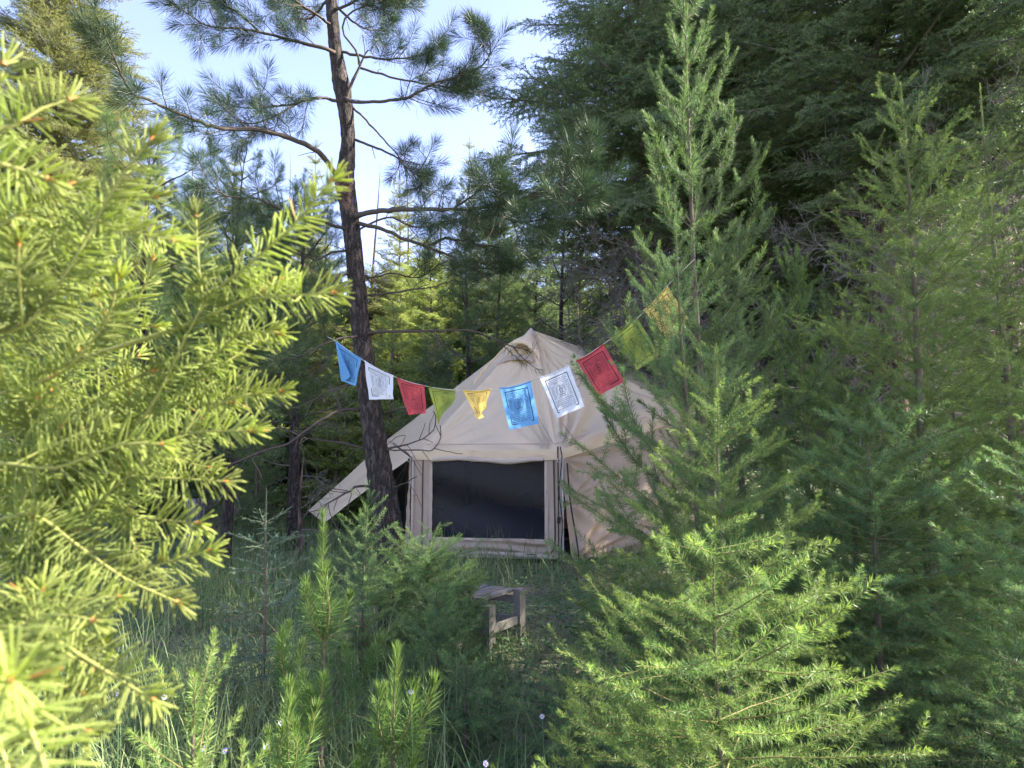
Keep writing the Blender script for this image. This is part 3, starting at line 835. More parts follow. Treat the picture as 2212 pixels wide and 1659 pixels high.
def pine_bough(mb, pts, r0, nt=8, nl=.16, nw=.0028, t0=.35, twl=(.2, .55), dens=110, endtuft=True, r1=.0045, bare_tw=3):
    ax = smooth_path(pts, .06)
    ax = ax + np.concatenate([[[0, 0, 0]], R.normal(0, .004, (len(ax) - 1, 3))])
    tube(mb, ax, np.linspace(r0, r1, len(ax)), 7, 0, rough=.06)
    if endtuft:
        tn = nrm(ax[-1] - ax[-4]); tuft(mb, ax[-1], tn, .34, int(dens * 1.8), nl, nw)
    for k in range(nt + bare_tw):
        dead = k >= nt
        s = R.uniform(.05, .9) if dead else t0 + (1 - t0) * (k + R.random()) / nt
        s = min(s, .98)
        pos, tn, _ = along(ax, 1, s, s, False); pos, tn = pos[0], tn[0]
        r = R.normal(size=3); r = nrm(r - (r @ tn) * tn)
        L = R.uniform(*twl) * (1.15 - .5 * s)
        if dead: L *= .7
        d = nrm(tn * .9 + r * .9)
        tw = grow_axis(pos, d, L, .05, .10, (0, 0, R.uniform(.1, .9) if not dead else -.3))
        tube(mb, tw, np.linspace(.0055 if not dead else .0045, .0028, len(tw)), 4, 0, rough=.1, cap=False)
        if dead: continue
        t2 = nrm(tw[-1] - tw[-2]); tuft(mb, tw[-1], t2, min(.30, L * .75), int(dens * 1.25), nl, nw)
        if R.random() < .45:
            j = len(tw) // 2
            d2 = nrm(tw[j + 1] - tw[j] + nrm(R.normal(size=3)) * .8)
            t3 = grow_axis(tw[j], d2, L * .6, .05, .1, (0, 0, .5))
            tube(mb, t3, np.linspace(.004, .0025, len(t3)), 3, 0, cap=False)
            tuft(mb, t3[-1], nrm(t3[-1] - t3[-2]), .14, int(dens * .8), nl, nw)
pool('pond', (1.3, 2.0), 3, [M['twig_dark'], M['pine_mid']], lambda mb, L: pine_bough(mb, [(0, 0, 0), (L * .35, 0, .02), (L * .7, R.uniform(-.1, .1), .08), (L, R.uniform(-.15, .15), .3)], .02, nt=9, nw=.004, dens=80))

def place_branch(key, L, parent, loc, az, el, roll=0.0, jitter=.12, name='branch'):
    lens = sorted(POOL[key])
    best = min(lens, key=lambda q: abs(math.log(q / max(L, .05))))
    me = POOL[key][best][int(R.integers(len(POOL[key][best])))]
    o = bpy.data.objects.new(name, me)
    sc.collection.objects.link(o)
    o.parent = parent
    o.location = loc
    s = L / best
    o.scale = (s, s * (1 if R.random() < .5 else 1.0), s)
    o.rotation_euler = (roll + R.normal(0, .15), -el, az)
    return o

def conifer(name, label, base, H, key='fir', r0=None, whorl=.28, per=5, blen=lambda f: .35, elev=lambda f: D2R(20), start=.06, lean=(0, 0), bark='bark', leader=True,
            group='conifers around the clearing', dead=None, cat='tree', trunk_k=9, max_n=140, only=None, topcut=None, sub=0, aim=()):
    """f runs from 0 at the ground to 1 at the tip"""
    bx, by = base
    root = thing(name, label, cat, (bx, by, float(ground_z(bx, by))), group)
    r0 = r0 or .012 + .009 * H
    n = max(8, int(H / .35))
    t = np.linspace(0, 1, n)
    wob = .012 * H * np.sin(t * 5 + R.random() * 6) * t
    cx = lean[0] * t + wob; cy = lean[1] * t + wob * .5
    cx, cy = cx - cx[0], cy - cy[0]
    pts = np.stack([cx, cy, t * H - .05 * (1 - t)], -1)
    rad = r0 * (1 - t) ** 1.05 + (.0022 if H < 6 else .004)
    rad[0] *= 1.25
    young = H < 6 and key != 'pond'
    if young and bark == 'bark': bark = 'twig'
    mb = MB(); tube(mb, pts, rad, trunk_k, 0, rough=.05)
    if leader and key in ('fir', 'fir_warm', 'fir_shade', 'spruce'):
        dress(mb, pts[int(n * .45):], 850, .028 if key != 'spruce' else .017, .0024, ang=(66, 28), tint=(.1, 1))
    if leader and key.startswith('lodge'):
        dress(mb, pts[int(n * (.8 if H > 2 else .35)):], 520 if H > 2 else 900, .06 if H > 2 else .085, .0030, ang=(50, 12), tint=(.2, 1))
    mm = [M[bark], POOL[key][sorted(POOL[key])[0]][0].materials[-1]]
    mb.build('trunk', mm, root)
    for (fu, fv, tu, tv, Yb, Yt) in aim:      # single boughs that reach a point seen in the photo
        a_, b_ = P(fu, fv, Yb), P(tu, tv, Yt)
        d_ = b_ - a_; L_ = float(np.linalg.norm(d_))
        zz = max(.05, a_[2] - root.location[2])
        o_ = place_branch(key, L_, root, (float(np.interp(zz / H, t, cx)), float(np.interp(zz / H, t, cy)), zz), math.atan2(d_[1], d_[0]), math.asin(max(-1, min(1, d_[2] / L_))))
    z = H * start; cnt = 0; az0 = R.random() * 6.28
    at = lambda zz: (float(np.interp(zz / H, t, cx)), float(np.interp(zz / H, t, cy)), zz)
    while z < H * .985 and cnt < max_n:
        f = z / H
        m = max(2, int(round(per * R.uniform(.8, 1.2))))
        az0 += 1.1
        for k in range(m):
            az = az0 + k * 2 * math.pi / m + R.normal(0, .18)
            L = blen(f) * R.uniform(.72, 1.15)
            if L < .05: continue
            if only and not only(az, f): continue
            place_branch(key, L, root, at(z + R.normal(0, .03) * min(1, H)), az, elev(f) + R.normal(0, .12)); cnt += 1
        for _ in range(sub):
            az = R.random() * 6.28
            if only and not only(az, f): continue
            place_branch(key, blen(f) * R.uniform(.3, .6), root, at(z + whorl * H * R.random() if whorl < 0 else z + whorl * R.random()), az, elev(f)); cnt += 1
        z += whorl * R.uniform(.8, 1.2)
    if dead:
        z0, z1, nd, Ld, kd = dead
        for _ in range(nd):
            zz = R.uniform(z0, z1)
            place_branch(kd, Ld * R.uniform(.5, 1.1), root, at(zz), R.random() * 6.28, D2R(R.uniform(-25, 15)), R.random() * 6.28, name='dead_branch')
    return root

def at(u, Y):
    """ground position under photo column u at distance Y"""
    return ((u - W2 / 2) / FPX / math.cos(PITCH) * Y * .995, Y)
def top_h(v, Y):
    d = ray(W2 / 2, v)
    return CAM_Z + d[2] / d[1] * Y

# ------------------------------------------------------------------ the ponderosa pine that carries the flags
def px(pts, Y0, Y1=None):
    n = len(pts)
    Y1 = Y0 if Y1 is None else Y1
    return [P(u, v, Y0 + (Y1 - Y0) * i / (n - 1)) for i, (u, v) in enumerate(pts)]
def build_pine():
    YT = 7.0
    tr = [(852, 1300, 66), (846, 1200, 60), (834, 1100, 57), (817, 1000, 54), (803, 900, 48), (790, 800, 43), (778, 700, 40), (770, 600, 38), (762, 520, 38), (752, 440, 40),
          (745, 395, 44), (747, 366, 40), (752, 310, 31), (750, 270, 32), (744, 217, 36), (739, 190, 40), (730, 140, 32), (724, 100, 29), (719, 50, 27), (716, 0, 26), (712, -100, 24), (710, -300, 18), (712, -520, 8)]
    base = P(852, 1305, YT)
    root = thing('pine_tree', 'tall bare-trunked pine with long dark needles left of the tent, carrying the flag string', 'tree', (base[0], base[1], 0))
    off = -np.array([base[0], base[1], 0.0])
    mb = MB()
    c = np.array([P(u, v, YT) for u, v, w in tr]); c[0][2] = -.05
    c = c + np.stack([0 * c[:, 0], 0 * c[:, 0], 0 * c[:, 0]], -1)
    ax = smooth_path(c + off, .05)
    rr = np.interp(np.linspace(0, 1, len(ax)), np.linspace(0, 1, len(tr)), [w / FPX * YT / 2 for _, _, w in tr])
    # follow real arc positions
    seg = np.concatenate([[0], np.cumsum(np.linalg.norm(np.diff(c, axis=0), axis=1))]); sa = np.concatenate([[0], np.cumsum(np.linalg.norm(np.diff(ax, axis=0), axis=1))])
    rr = np.interp(sa, seg, [w / FPX * YT / 2 for _, _, w in tr])
    tube(mb, ax, rr, 22, 0, rough=.035)
    mb.build('trunk', M['bark'], root)
    # resinous scar below the big left bough
    mb = MB(); q = smooth_path([P(742, 372, YT - .07) + off, P(743, 395, YT - .1) + off, P(747, 420, YT - .08) + off, P(752, 455, YT - .07) + off], .02)
    tube(mb, q, [.05, .085, .07, .03], 10, rough=.18); mb.build('bark_scar', M['bark_red'], root)
    B = []
    def b(pts, Y0, Y1, r0, nt=8, **k):
        B.append((px(pts, Y0, Y1), r0, int(nt * 1.35), k))
    b([(742, 385), (725, 375), (687, 328), (627, 299), (560, 280), (485, 278), (433, 265), (373, 239), (321, 216), (287, 202), (261, 160), (235, 100), (222, 62)], 7, 4.6, .036, 17, t0=.22, dens=95, twl=(.2, .5))
    b([(744, 222), (691, 211), (635, 224), (560, 233), (500, 231)], 7, 6.3, .022, 9, t0=.2)
    b([(642, 224), (597, 250), (545, 268), (500, 260)], 6.8, 6.3, .014, 4, t0=.4)
    b([(728, 116), (705, 105), (616, 84), (560, 69), (496, 60), (448, 56), (405, 30), (373, 8)], 7, 5.9, .026, 14, t0=.15)
    b([(560, 69), (523, 34), (478, 7), (440, -20)], 6.7, 6.2, .015, 6, t0=.3)
    b([(724, 60), (680, 30), (620, -10), (560, -40)], 7, 6.4, .022, 9, t0=.25)
    b([(720, 20), (745, 15), (790, -8), (850, -20)], 7, 6.6, .022, 8, t0=.25)
    b([(738, 112), (780, 121), (843, 129), (910, 119), (955, 101)], 7, 6.6, .019, 7, t0=.35)
    b([(740, 200), (761, 220), (843, 217), (888, 209), (929, 183), (992, 164), (1041, 142), (1060, 108), (1050, 60)], 7, 6.0, .024, 16, t0=.35)
    b([(776, 146), (843, 166), (929, 183), (985, 190), (1020, 180)], 7, 6.4, .016, 7, t0=.45)
    b([(746, 224), (757, 187), (776, 146), (794, 108), (806, 121)], 6.95, 6.9, .026, 0, endtuft=False, bare_tw=2)
    b([(776, 140), (768, 108), (742, 78), (745, 40), (800, 10), (850, 40)], 6.9, 6.6, .015, 4, t0=.5)
    b([(761, 231), (806, 276), (843, 317), (888, 370), (920, 385)], 7, 6.6, .015, 4, t0=.5)
    b([(768, 302), (806, 317), (850, 336), (888, 368), (930, 372)], 7, 6.5, .018, 5, t0=.5)
    b([(764, 470), (806, 457), (880, 452), (955, 453), (1048, 448), (1141, 425), (1235, 392), (1285, 345)], 7, 4.7, .036, 16, t0=.3, dens=120, twl=(.2, .55))
    b([(1060, 445), (1090, 470), (1130, 480), (1180, 470)], 5.8, 5.0, .013, 6, t0=.2, dens=130)
    b([(980, 452), (1010, 430), (1050, 400), (1080, 370)], 6.0, 5.6, .013, 6, t0=.2, dens=120)
    b([(1141, 425), (1190, 400), (1230, 420), (1270, 440)], 5.4, 4.6, .014, 5, t0=.3, dens=130)
    b([(764, 480), (820, 494), (873, 516), (926, 535), (976, 554), (1012, 578), (1084, 580), (1120, 570)], 7, 5.8, .028, 10, t0=.35)
    b([(928, 530), (960, 515), (995, 520), (1060, 532), (1132, 537), (1175, 525)], 6.6, 5.8, .016, 8, t0=.3)
    b([(760, 640), (834, 633), (904, 624), (952, 616), (988, 602)], 7, 6.7, .016, 1, t0=.9, endtuft=False, bare_tw=8)
    b([(778, 724), (815, 717), (868, 716), (940, 715), (1012, 714), (1060, 729), (1101, 746), (1140, 757)], 7, 6.4, .022, 2, t0=.8, bare_tw=8, nl=.11, dens=35)
    b([(938, 717), (950, 746), (964, 782), (970, 806)], 6.7, 6.4, .011, 3, t0=.6, nl=.14)
    b([(781, 885), (740, 885), (721, 894), (695, 906), (654, 935), (620, 959), (563, 976), (505, 1002), (447, 1025), (428, 1018)], 7, 6.2, .02, 0, endtuft=False, bare_tw=10)
    b([(563, 976), (546, 993), (555, 1010), (568, 1036)], 6.5, 6.4, .008, 0, endtuft=False, bare_tw=2)
    b([(800, 971), (721, 954), (661, 947), (644, 940), (613, 926), (553, 923)], 7, 6.5, .015, 0, endtuft=False, bare_tw=7)
    b([(812, 1052), (775, 1050), (757, 1060), (721, 1079), (697, 1098), (684, 1118)], 7, 6.5, .018, 0, endtuft=False, bare_tw=8)
    b([(806, 975), (839, 972), (899, 972), (935, 972), (953, 944), (950, 918)], 7, 6.7, .009, 0, endtuft=False, bare_tw=5)
    b([(806, 972), (850, 968), (879, 960), (915, 948), (937, 928), (942, 900), (936, 888)], 7, 6.7, .010, 0, endtuft=False, bare_tw=7)
    b([(828, 1062), (851, 1052), (880, 1040), (900, 1028)], 7, 6.8, .008, 0, endtuft=False, bare_tw=2)
    b([(784, 727), (755, 728), (722, 735), (690, 748), (640, 770), (585, 780)], 7, 5.9, .016, 1, t0=.8, endtuft=True, bare_tw=6)
    b([(765, 540), (720, 545), (680, 560), (640, 540), (590, 550)], 7, 6.6, .016, 5, t0=.4, bare_tw=5)
    b([(760, 500), (700, 480), (640, 470), (560, 430), (500, 425), (440, 400)], 7, 5.6, .022, 10, t0=.25)
    b([(766, 590), (730, 600), (680, 640), (620, 650), (560, 690)], 7, 6.4, .016, 6, t0=.35, bare_tw=6)
    b([(765, 580), (800, 600), (850, 590), (905, 600), (950, 570)], 7, 7.4, .013, 3, t0=.5, bare_tw=5)
    b([(762, 530), (770, 500), (840, 470), (900, 490), (1000, 480), (1060, 500)], 7, 7.6, .016, 8, t0=.3)
    b([(790, 810), (750, 830), (700, 850), (640, 880), (600, 870)], 7, 7.6, .012, 1, t0=.8, endtuft=False, bare_tw=9)
    b([(800, 900), (840, 890), (870, 880), (905, 878)], 7, 7.3, .010, 0, endtuft=False, bare_tw=3)
    for k in range(14):      # the crown above the frame
        a = R.random() * 6.28; z = R.uniform(6.6, 9.6); L = R.uniform(.7, 1.3) * (1 - (z - 6.6) / 5)
        c0 = np.array([P(712, -100, YT)[0], YT, z])
        B.append(([c0, c0 + [L * .5 * math.cos(a), L * .5 * math.sin(a), .05], c0 + [L * math.cos(a), L * math.sin(a), .35]], .02, 9, dict(t0=.3)))
    for pts, r0, nt, k in B:
        mb = MB()
        dd = np.mean([q[1] for q in pts])
        k['dens'] = int(k.get('dens', 100) * 1.7)
        pine_bough(mb, [np.asarray(q) + off for q in pts], r0 * .85, nt, nl=k.pop('nl', .17), nw=.0030, **k)
        mb.build('branch' if nt else 'dead_branch', [M['twig_dark'], M['pine']], root)
build_pine()

# ------------------------------------------------------------------ young trees in front, right of the tent
def cone(H, R0, p=.8, lo=.12):
    return lambda f: R0 * max(0.0, 1 - f) ** p * min(1, .55 + f / lo * .45) + .06
G1 = 'young trees in front of the tent'
x, y = at(1548, 5.2)
conifer('pine_tree', 'young pine with tall upright shoots reaching the top edge right of the tent', (x, y), top_h(-25, 5.2), 'lodge_dark', whorl=.42, per=5, blen=lambda f: 1.2 * (1 - f) ** .5 + .14, elev=lambda f: D2R(22 + 24 * f), start=.15, lean=(-.22, 0), bark='bark', r0=.04, sub=1, group=G1)
x, y = at(1520, 4.1)
conifer('fir_tree', 'young blue-green fir with a bare leader in front of the right end of the tent', (x, y), top_h(432, 4.1), 'fir', whorl=.29, per=4, only=lambda a, f: not (2.0 < a % 6.283 < 4.6 and R.random() < .6), blen=cone(3, 1.2, .8), elev=lambda f: D2R(14 + 34 * f), start=.05, lean=(-.13, 0), r0=.026, sub=2, group=G1,
        aim=[(1515, 960, 1322, 715, 4.1, 4.2), (1510, 880, 1400, 632, 4.1, 4.2), (1520, 1060, 1280, 850, 4.1, 4.0), (1530, 1160, 1242, 975, 4.1, 3.9), (1530, 1250, 1225, 1080, 4.1, 4.0), (1530, 1330, 1180, 1225, 4.1, 4.2), (1525, 1200, 1330, 1050, 4.1, 3.7), (1508, 830, 1432, 640, 4.1, 4.0), (1510, 860, 1385, 690, 4.1, 4.1), (1505, 800, 1450, 600, 4.1, 4.15)])
x, y = at(1560, 3.5)
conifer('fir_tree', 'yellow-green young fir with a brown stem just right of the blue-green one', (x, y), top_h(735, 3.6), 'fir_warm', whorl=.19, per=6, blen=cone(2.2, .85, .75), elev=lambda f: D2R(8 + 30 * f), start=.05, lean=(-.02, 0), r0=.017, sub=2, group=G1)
x, y = at(1992, 4.7)
conifer('fir_tree', 'tall young fir with a pointed top near the right edge', (x, y), top_h(178, 4.7), 'fir_warm', whorl=.25, per=6, blen=cone(4, 1.35, .65), elev=lambda f: D2R(12 + 34 * f), start=.06, lean=(-.02, 0), r0=.045, sub=3, group=G1)
x, y = at(1535, 2.55)
conifer('fir_tree', 'small fir in the lower right whose left branch tips catch the sun', (x, y), top_h(1120, 2.6), 'fir_warm', whorl=.20, per=6, blen=cone(1.5, .92, .6), elev=lambda f: D2R(-6 + 26 * f), start=.06, lean=(0, 0), r0=.013, sub=3, group=G1,
        aim=[(1550, 1560, 1190, 1405, 2.55, 2.45), (1550, 1500, 1272, 1295, 2.55, 2.4), (1550, 1400, 1388, 1190, 2.55, 2.5), (1550, 1640, 1205, 1600, 2.55, 2.4), (1550, 1330, 1460, 1190, 2.55, 2.5), (1560, 1640, 2040, 1635, 2.55, 2.3), (1560, 1480, 1810, 1370, 2.55, 2.4), (1555, 1560, 1320, 1560, 2.55, 2.2)])
x, y = at(1870, 3.9)
conifer('fir_tree', 'dense dark young fir with a thin yellow leader at lower right', (x, y), top_h(895, 3.9), 'fir', whorl=.18, per=7, blen=cone(2, 1.0, .5), elev=lambda f: D2R(-2 + 30 * f), start=.05, r0=.025, sub=3, group=G1)
x, y = at(1830, 4.9)
conifer('fir_tree', 'young fir rising between the tall pointed fir and the tent', (x, y), top_h(700, 4.9), 'fir', whorl=.22, per=6, blen=cone(2.5, .85, .7), elev=lambda f: D2R(6 + 34 * f), start=.05, r0=.028, sub=3, group=G1)
x, y = at(2290, 3.1)
conifer('fir_tree', 'fir cut by the right edge of the picture near the bottom', (x, y), top_h(880, 3.1), 'fir', whorl=.16, per=6, blen=cone(2, .75, .6), elev=lambda f: D2R(2 + 30 * f), start=.05, r0=.025, sub=2, group=G1)
x, y = at(2180, 6.4)
conifer('fir_tree', 'sunlit yellow-green fir at the right edge below the bare branches', (x, y), top_h(190, 6.4), 'fir_warm', whorl=.3, per=6, blen=cone(4, 1.3, .8), elev=lambda f: D2R(6 + 30 * f), start=.06, r0=.05, sub=3, group=G1)
x, y = at(1735, 7.2)
conifer('pine_tree', 'bushy young pine in the gap between the firs right of the tent', (x, y), top_h(560, 7.2), 'lodge', whorl=.4, per=6, blen=lambda f: .9 * (1 - f) ** .6 + .2, elev=lambda f: D2R(28 + 25 * f), start=.1, r0=.04, sub=3, group=G1)
x, y = at(1600, 8.5)
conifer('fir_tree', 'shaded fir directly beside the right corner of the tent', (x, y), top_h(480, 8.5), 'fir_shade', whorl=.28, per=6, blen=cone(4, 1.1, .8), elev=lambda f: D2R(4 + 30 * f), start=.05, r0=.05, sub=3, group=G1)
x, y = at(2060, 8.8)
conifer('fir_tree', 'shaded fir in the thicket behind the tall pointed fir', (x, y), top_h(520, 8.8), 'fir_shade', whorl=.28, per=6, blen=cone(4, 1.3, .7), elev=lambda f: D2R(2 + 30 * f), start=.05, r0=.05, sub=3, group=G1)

# ------------------------------------------------------------------ saplings and bushes in front of the tent
G2 = 'saplings on the clearing floor'
def lodge_sapling(label, u, Y, vtop, blen, n_whorl, candle=1.0):
    x, y = at(u, Y)
    return conifer('pine_sapling', label, (x, y), top_h(vtop, Y), 'lodge_sap', whorl=n_whorl, per=4, blen=blen, elev=lambda f: D2R(14 + 20 * f), start=.25, r0=.012, sub=0, group=G2)
lodge_sapling('bright green pine sapling with a tall brush-like leader left of the tent door', 712, 3.4, 1120, lambda f: .40 * (1 - f) ** .4 + .06 if f < .66 else 0, .40)
lodge_sapling('low bright green pine sapling at the bottom centre below the tent window', 865, 2.9, 1405, lambda f: .34 * (1 - f) ** .5 + .08 if f < .8 else 0, .3)
lodge_sapling('low pine sapling with fanned needles near the bottom left of centre', 650, 2.5, 1500, lambda f: .28 * (1 - f) ** .5 + .08 if f < .8 else 0, .3)
x, y = at(925, 5.6)
conifer('fir_sapling', 'round bushy fir sapling in front of the tent window', (x, y), top_h(1165, 5.6), 'fir', whorl=.085, per=8, blen=lambda f: .58 * (1 - f) ** .38 + .08, elev=lambda f: D2R(0 + 32 * f), start=.06, r0=.018, sub=5, group=G2)
x, y = at(950, 4.45)
conifer('fir_sapling', 'low fir sapling growing over the weathered wooden stand', (x, y), top_h(1285, 4.45), 'fir', whorl=.10, per=6, blen=lambda f: .36 * (1 - f) ** .45 + .08, elev=lambda f: D2R(5 + 35 * f), start=.1, r0=.014, sub=3, group=G2)
x, y = at(1015, 5.8)
conifer('fir_sapling', 'small fir sapling spreading its twigs across the wooden stand', (x, y), top_h(1238, 5.8), 'fir', whorl=.09, per=6, blen=lambda f: .27 * (1 - f) ** .4 + .05, elev=lambda f: D2R(0 + 35 * f), start=.35, r0=.01, sub=3, group=G2)
x, y = at(795, 5.3)
conifer('fir_sapling', 'fir sapling leaning against the foot of the pine trunk', (x, y), top_h(1065, 5.3), 'fir', whorl=.13, per=5, blen=lambda f: .50 * (1 - f) ** .6 + .06, elev=lambda f: D2R(5 + 40 * f), start=.1, r0=.014, sub=3, group=G2)
x, y = at(588, 4.6)
conifer('spruce_sapling', 'pale blue-green spruce sapling with thin flat branches left of the pines', (x, y), top_h(1055, 4.6), 'spruce', whorl=.15, per=5, blen=lambda f: .62 * (1 - f) ** .7 + .04 if f < .86 else .03, elev=lambda f: D2R(0 + 22 * f), start=.1, r0=.012, sub=1, group=G2)
x, y = at(1330, 6.2)
conifer('fir_sapling', 'low fir sapling below the right wall of the tent', (x, y), top_h(1225, 6.2), 'fir_warm', whorl=.12, per=5, blen=lambda f: .55 * (1 - f) ** .5 + .06, elev=lambda f: D2R(5 + 30 * f), start=.12, r0=.014, sub=2, group=G2)
x, y = at(1010, 3.9)
conifer('fir_sapling', 'dark low fir sapling under the bushy one at the edge of the path', (x, y), top_h(1440, 3.9), 'fir', whorl=.10, per=5, blen=lambda f: .36 * (1 - f) ** .5 + .06, elev=lambda f: D2R(0 + 30 * f), start=.12, r0=.012, sub=2, group=G2)
x, y = at(1230, 3.5)
conifer('fir_sapling', 'tiny fir sapling beside the path below the sunlit fir tips', (x, y), top_h(1400, 3.5), 'fir', whorl=.10, per=4, blen=lambda f: .30 * (1 - f) ** .5 + .05, elev=lambda f: D2R(0 + 30 * f), start=.15, r0=.01, sub=2, group=G2)
x, y = at(560, 12.5)
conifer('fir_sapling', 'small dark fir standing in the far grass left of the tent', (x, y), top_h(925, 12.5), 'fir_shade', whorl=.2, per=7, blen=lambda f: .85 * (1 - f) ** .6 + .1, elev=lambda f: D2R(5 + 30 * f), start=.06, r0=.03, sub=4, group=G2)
x, y = at(880, 17)
conifer('fir_sapling', 'small dark fir in the sunny gap behind the pine trunk', (x, y), top_h(760, 17), 'fir', whorl=.3, per=7, blen=lambda f: 1.2 * (1 - f) ** .7 + .1, elev=lambda f: D2R(5 + 30 * f), start=.06, r0=.03, sub=4, group=G2)

# ------------------------------------------------------------------ the big dark firs on the right
G3 = 'old firs behind the tent'
def oldfir(label, u, Y, H, R0, crown0, key='oldfir', dead=None, lean=(0, 0), r0=.28, whorl=.38, per=8, only=None, mx=225):
    x, y = at(u, Y)
    return conifer('fir_tree', label, (x, y), H, key, whorl=whorl, per=per, blen=lambda f: R0 * (1 - f) ** .6 * min(1, .45 + (f - crown0) * 5) + .3 if f > crown0 else 0,
                   elev=lambda f: D2R(-8 + 20 * f), start=crown0, lean=lean, bark='bark_red', leader=False, r0=r0, dead=dead, group=G3, only=only, max_n=mx, trunk_k=14)
oldfir('large dark fir with a dense crown rising behind the tent peak', 1395, 15.0, 17, 5.0, .34, dead=(1.5, 6.2, 70, 2.8, 'dead'), r0=.24)
oldfir('massive old fir with reddish bark behind the young firs on the right', 1925, 12.6, 18, 4.2, .33, dead=(2.2, 7.0, 50, 2.4, 'dead_pale'), r0=.33)
oldfir('dark fir filling the gap between the two largest trunks', 1665, 15.5, 17, 3.2, .16, dead=(1, 5, 40, 2.0, 'dead'), r0=.22)
oldfir('dark old fir at the far right with bare grey lower limbs', 2190, 11.5, 16, 3.2, .42, dead=(1.5, 9, 60, 2.6, 'dead_pale'), r0=.2)
oldfir('shaded fir trunk behind the right roof slope with bare twigs', 1520, 16.4, 16, 3.0, .24, dead=(1, 5, 40, 2.2, 'dead'), r0=.2)
oldfir('slim dark fir beyond the tent between pine and old fir', 1245, 19.0, 7.4, 1.9, .08, dead=(1, 4, 20, 1.6, 'dead'), r0=.13, mx=90)
oldfir('dark fir deep in the thicket behind the pointed young fir', 1830, 15.8, 16, 3.2, .10, r0=.2)
oldfir('dark fir deep in the thicket at the right edge', 2120, 18.0, 16, 3.2, .10, r0=.2)
for k, (xx, yy, hh, lab) in enumerate(((8.4, 8.4, 17, 'tall fir added just outside the right edge to shade the clearing'),  (12.5, 16.5, 17, 'tallest fir at the back right of the forest'), (8.4, 5.35, 10.5, 'smaller fir added outside the right edge to shade the front'))):  # the two firs beyond the right edge are added to cast shade
    conifer('fir_tree', lab, (xx, yy), hh, 'oldfir', whorl=.55, per=6, blen=lambda f: 2.5 * (1 - f) ** .6 + .3, elev=lambda f: D2R(-6 + 20 * f), start=.14, bark='bark_red', leader=False, r0=.2, group=G3, max_n=110 if hh > 12 else 85, trunk_k=10)

# ------------------------------------------------------------------ trees beyond the clearing, left and centre
G4 = 'trees beyond the clearing'
def bgtree(label, u, Y, vtop, R0, key, crown0=.08, whorl=.5, per=6, lean=(0, 0), r0=None, p=.75, name='fir_tree', mx=150, dead=None):
    x, y = at(u, Y)
    H = top_h(vtop, Y) - float(ground_z(x, y))
    return conifer(name, label, (x, y), H, key, whorl=whorl, per=per, blen=lambda f: R0 * (1 - f) ** p + .25 if f > crown0 else 0, elev=lambda f: D2R(0 + 30 * f), start=crown0, lean=lean, bark='bark', leader=False,
                   r0=r0 or .12, group=G4, max_n=mx, dead=dead, trunk_k=7)
bgtree('huge sunlit olive fir in the top left corner', 75, 19, -420, 3.7, 'oldfir_olive', .28, whorl=.40, per=9, mx=290, r0=.3)
bgtree('sunlit olive fir top beside the huge one at upper left', 235, 24, 120, 1.6, 'oldfir_olive', .15, per=9, mx=200)
bgtree('small sunlit fir with a rounded tip seen under the long pine bough', 492, 28, 285, 1.7, 'far', .1)
bgtree('sunlit fir tip left of the long pine bough', 420, 31, 290, 1.6, 'far', .1)
bgtree('young sunlit pine tip just left of the pine trunk', 655, 24, 300, 1.4, 'far', .1)
bgtree('bare-topped young pine with a yellowish tip against the sky', 1018, 24, 292, 1.6, 'far', .1, p=1.0)
bgtree('green fir beside the yellowish pine tip right of the trunk', 1095, 22, 350, 1.6, 'far_green', .08)
bgtree('broad sunlit fir right of the trunk below the sky gap', 850, 27, 375, 2.2, 'far', .06)
bgtree('sunlit yellow-green fir seen through the pine boughs', 905, 22, 520, 1.8, 'far_lime', .05)
bgtree('bright yellow-green young tree behind the red flag', 840, 16.5, 640, 1.2, 'far_lime', .05)
bgtree('sunlit young tree behind the left roof slope', 985, 20, 560, 1.5, 'far_lime', .05)
bgtree('yellow-green tree in the gap left of the trunk', 700, 23, 520, 1.5, 'far_lime', .05)
bgtree('green pine behind the tent roof ridge', 1075, 17.5, 520, 1.6, 'far_green', .05)
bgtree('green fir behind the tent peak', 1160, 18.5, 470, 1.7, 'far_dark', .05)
bgtree('slim fir left of centre at the far meadow edge', 560, 26, 400, 1.6, 'far_green', .06)
bgtree('fir at the far edge of the meadow on the left', 330, 27, 330, 2.0, 'far', .06)
bgtree('dark fir far left behind the foreground branches', 130, 14, 420, 2.0, 'far_dark', .06)
bgtree('fir hidden behind the foreground branches at the left edge', -60, 17, 200, 2.4, 'far_green', .06)
bgtree('sunlit tree glimpsed low between the right firs', 1770, 24, 480, 2.0, 'far_lime', .04)
bgtree('sunlit tree glimpsed at right under the bare limbs', 2140, 25, 300, 2.4, 'far_lime', .04)
bgtree('sunlit tree glimpsed behind the dead twigs right of the tent peak', 1330, 26, 480, 2.2, 'far_lime', .04)
bgtree('sunlit tree glimpsed behind the oldest trunk', 1960, 27, 380, 2.4, 'far_lime', .04)
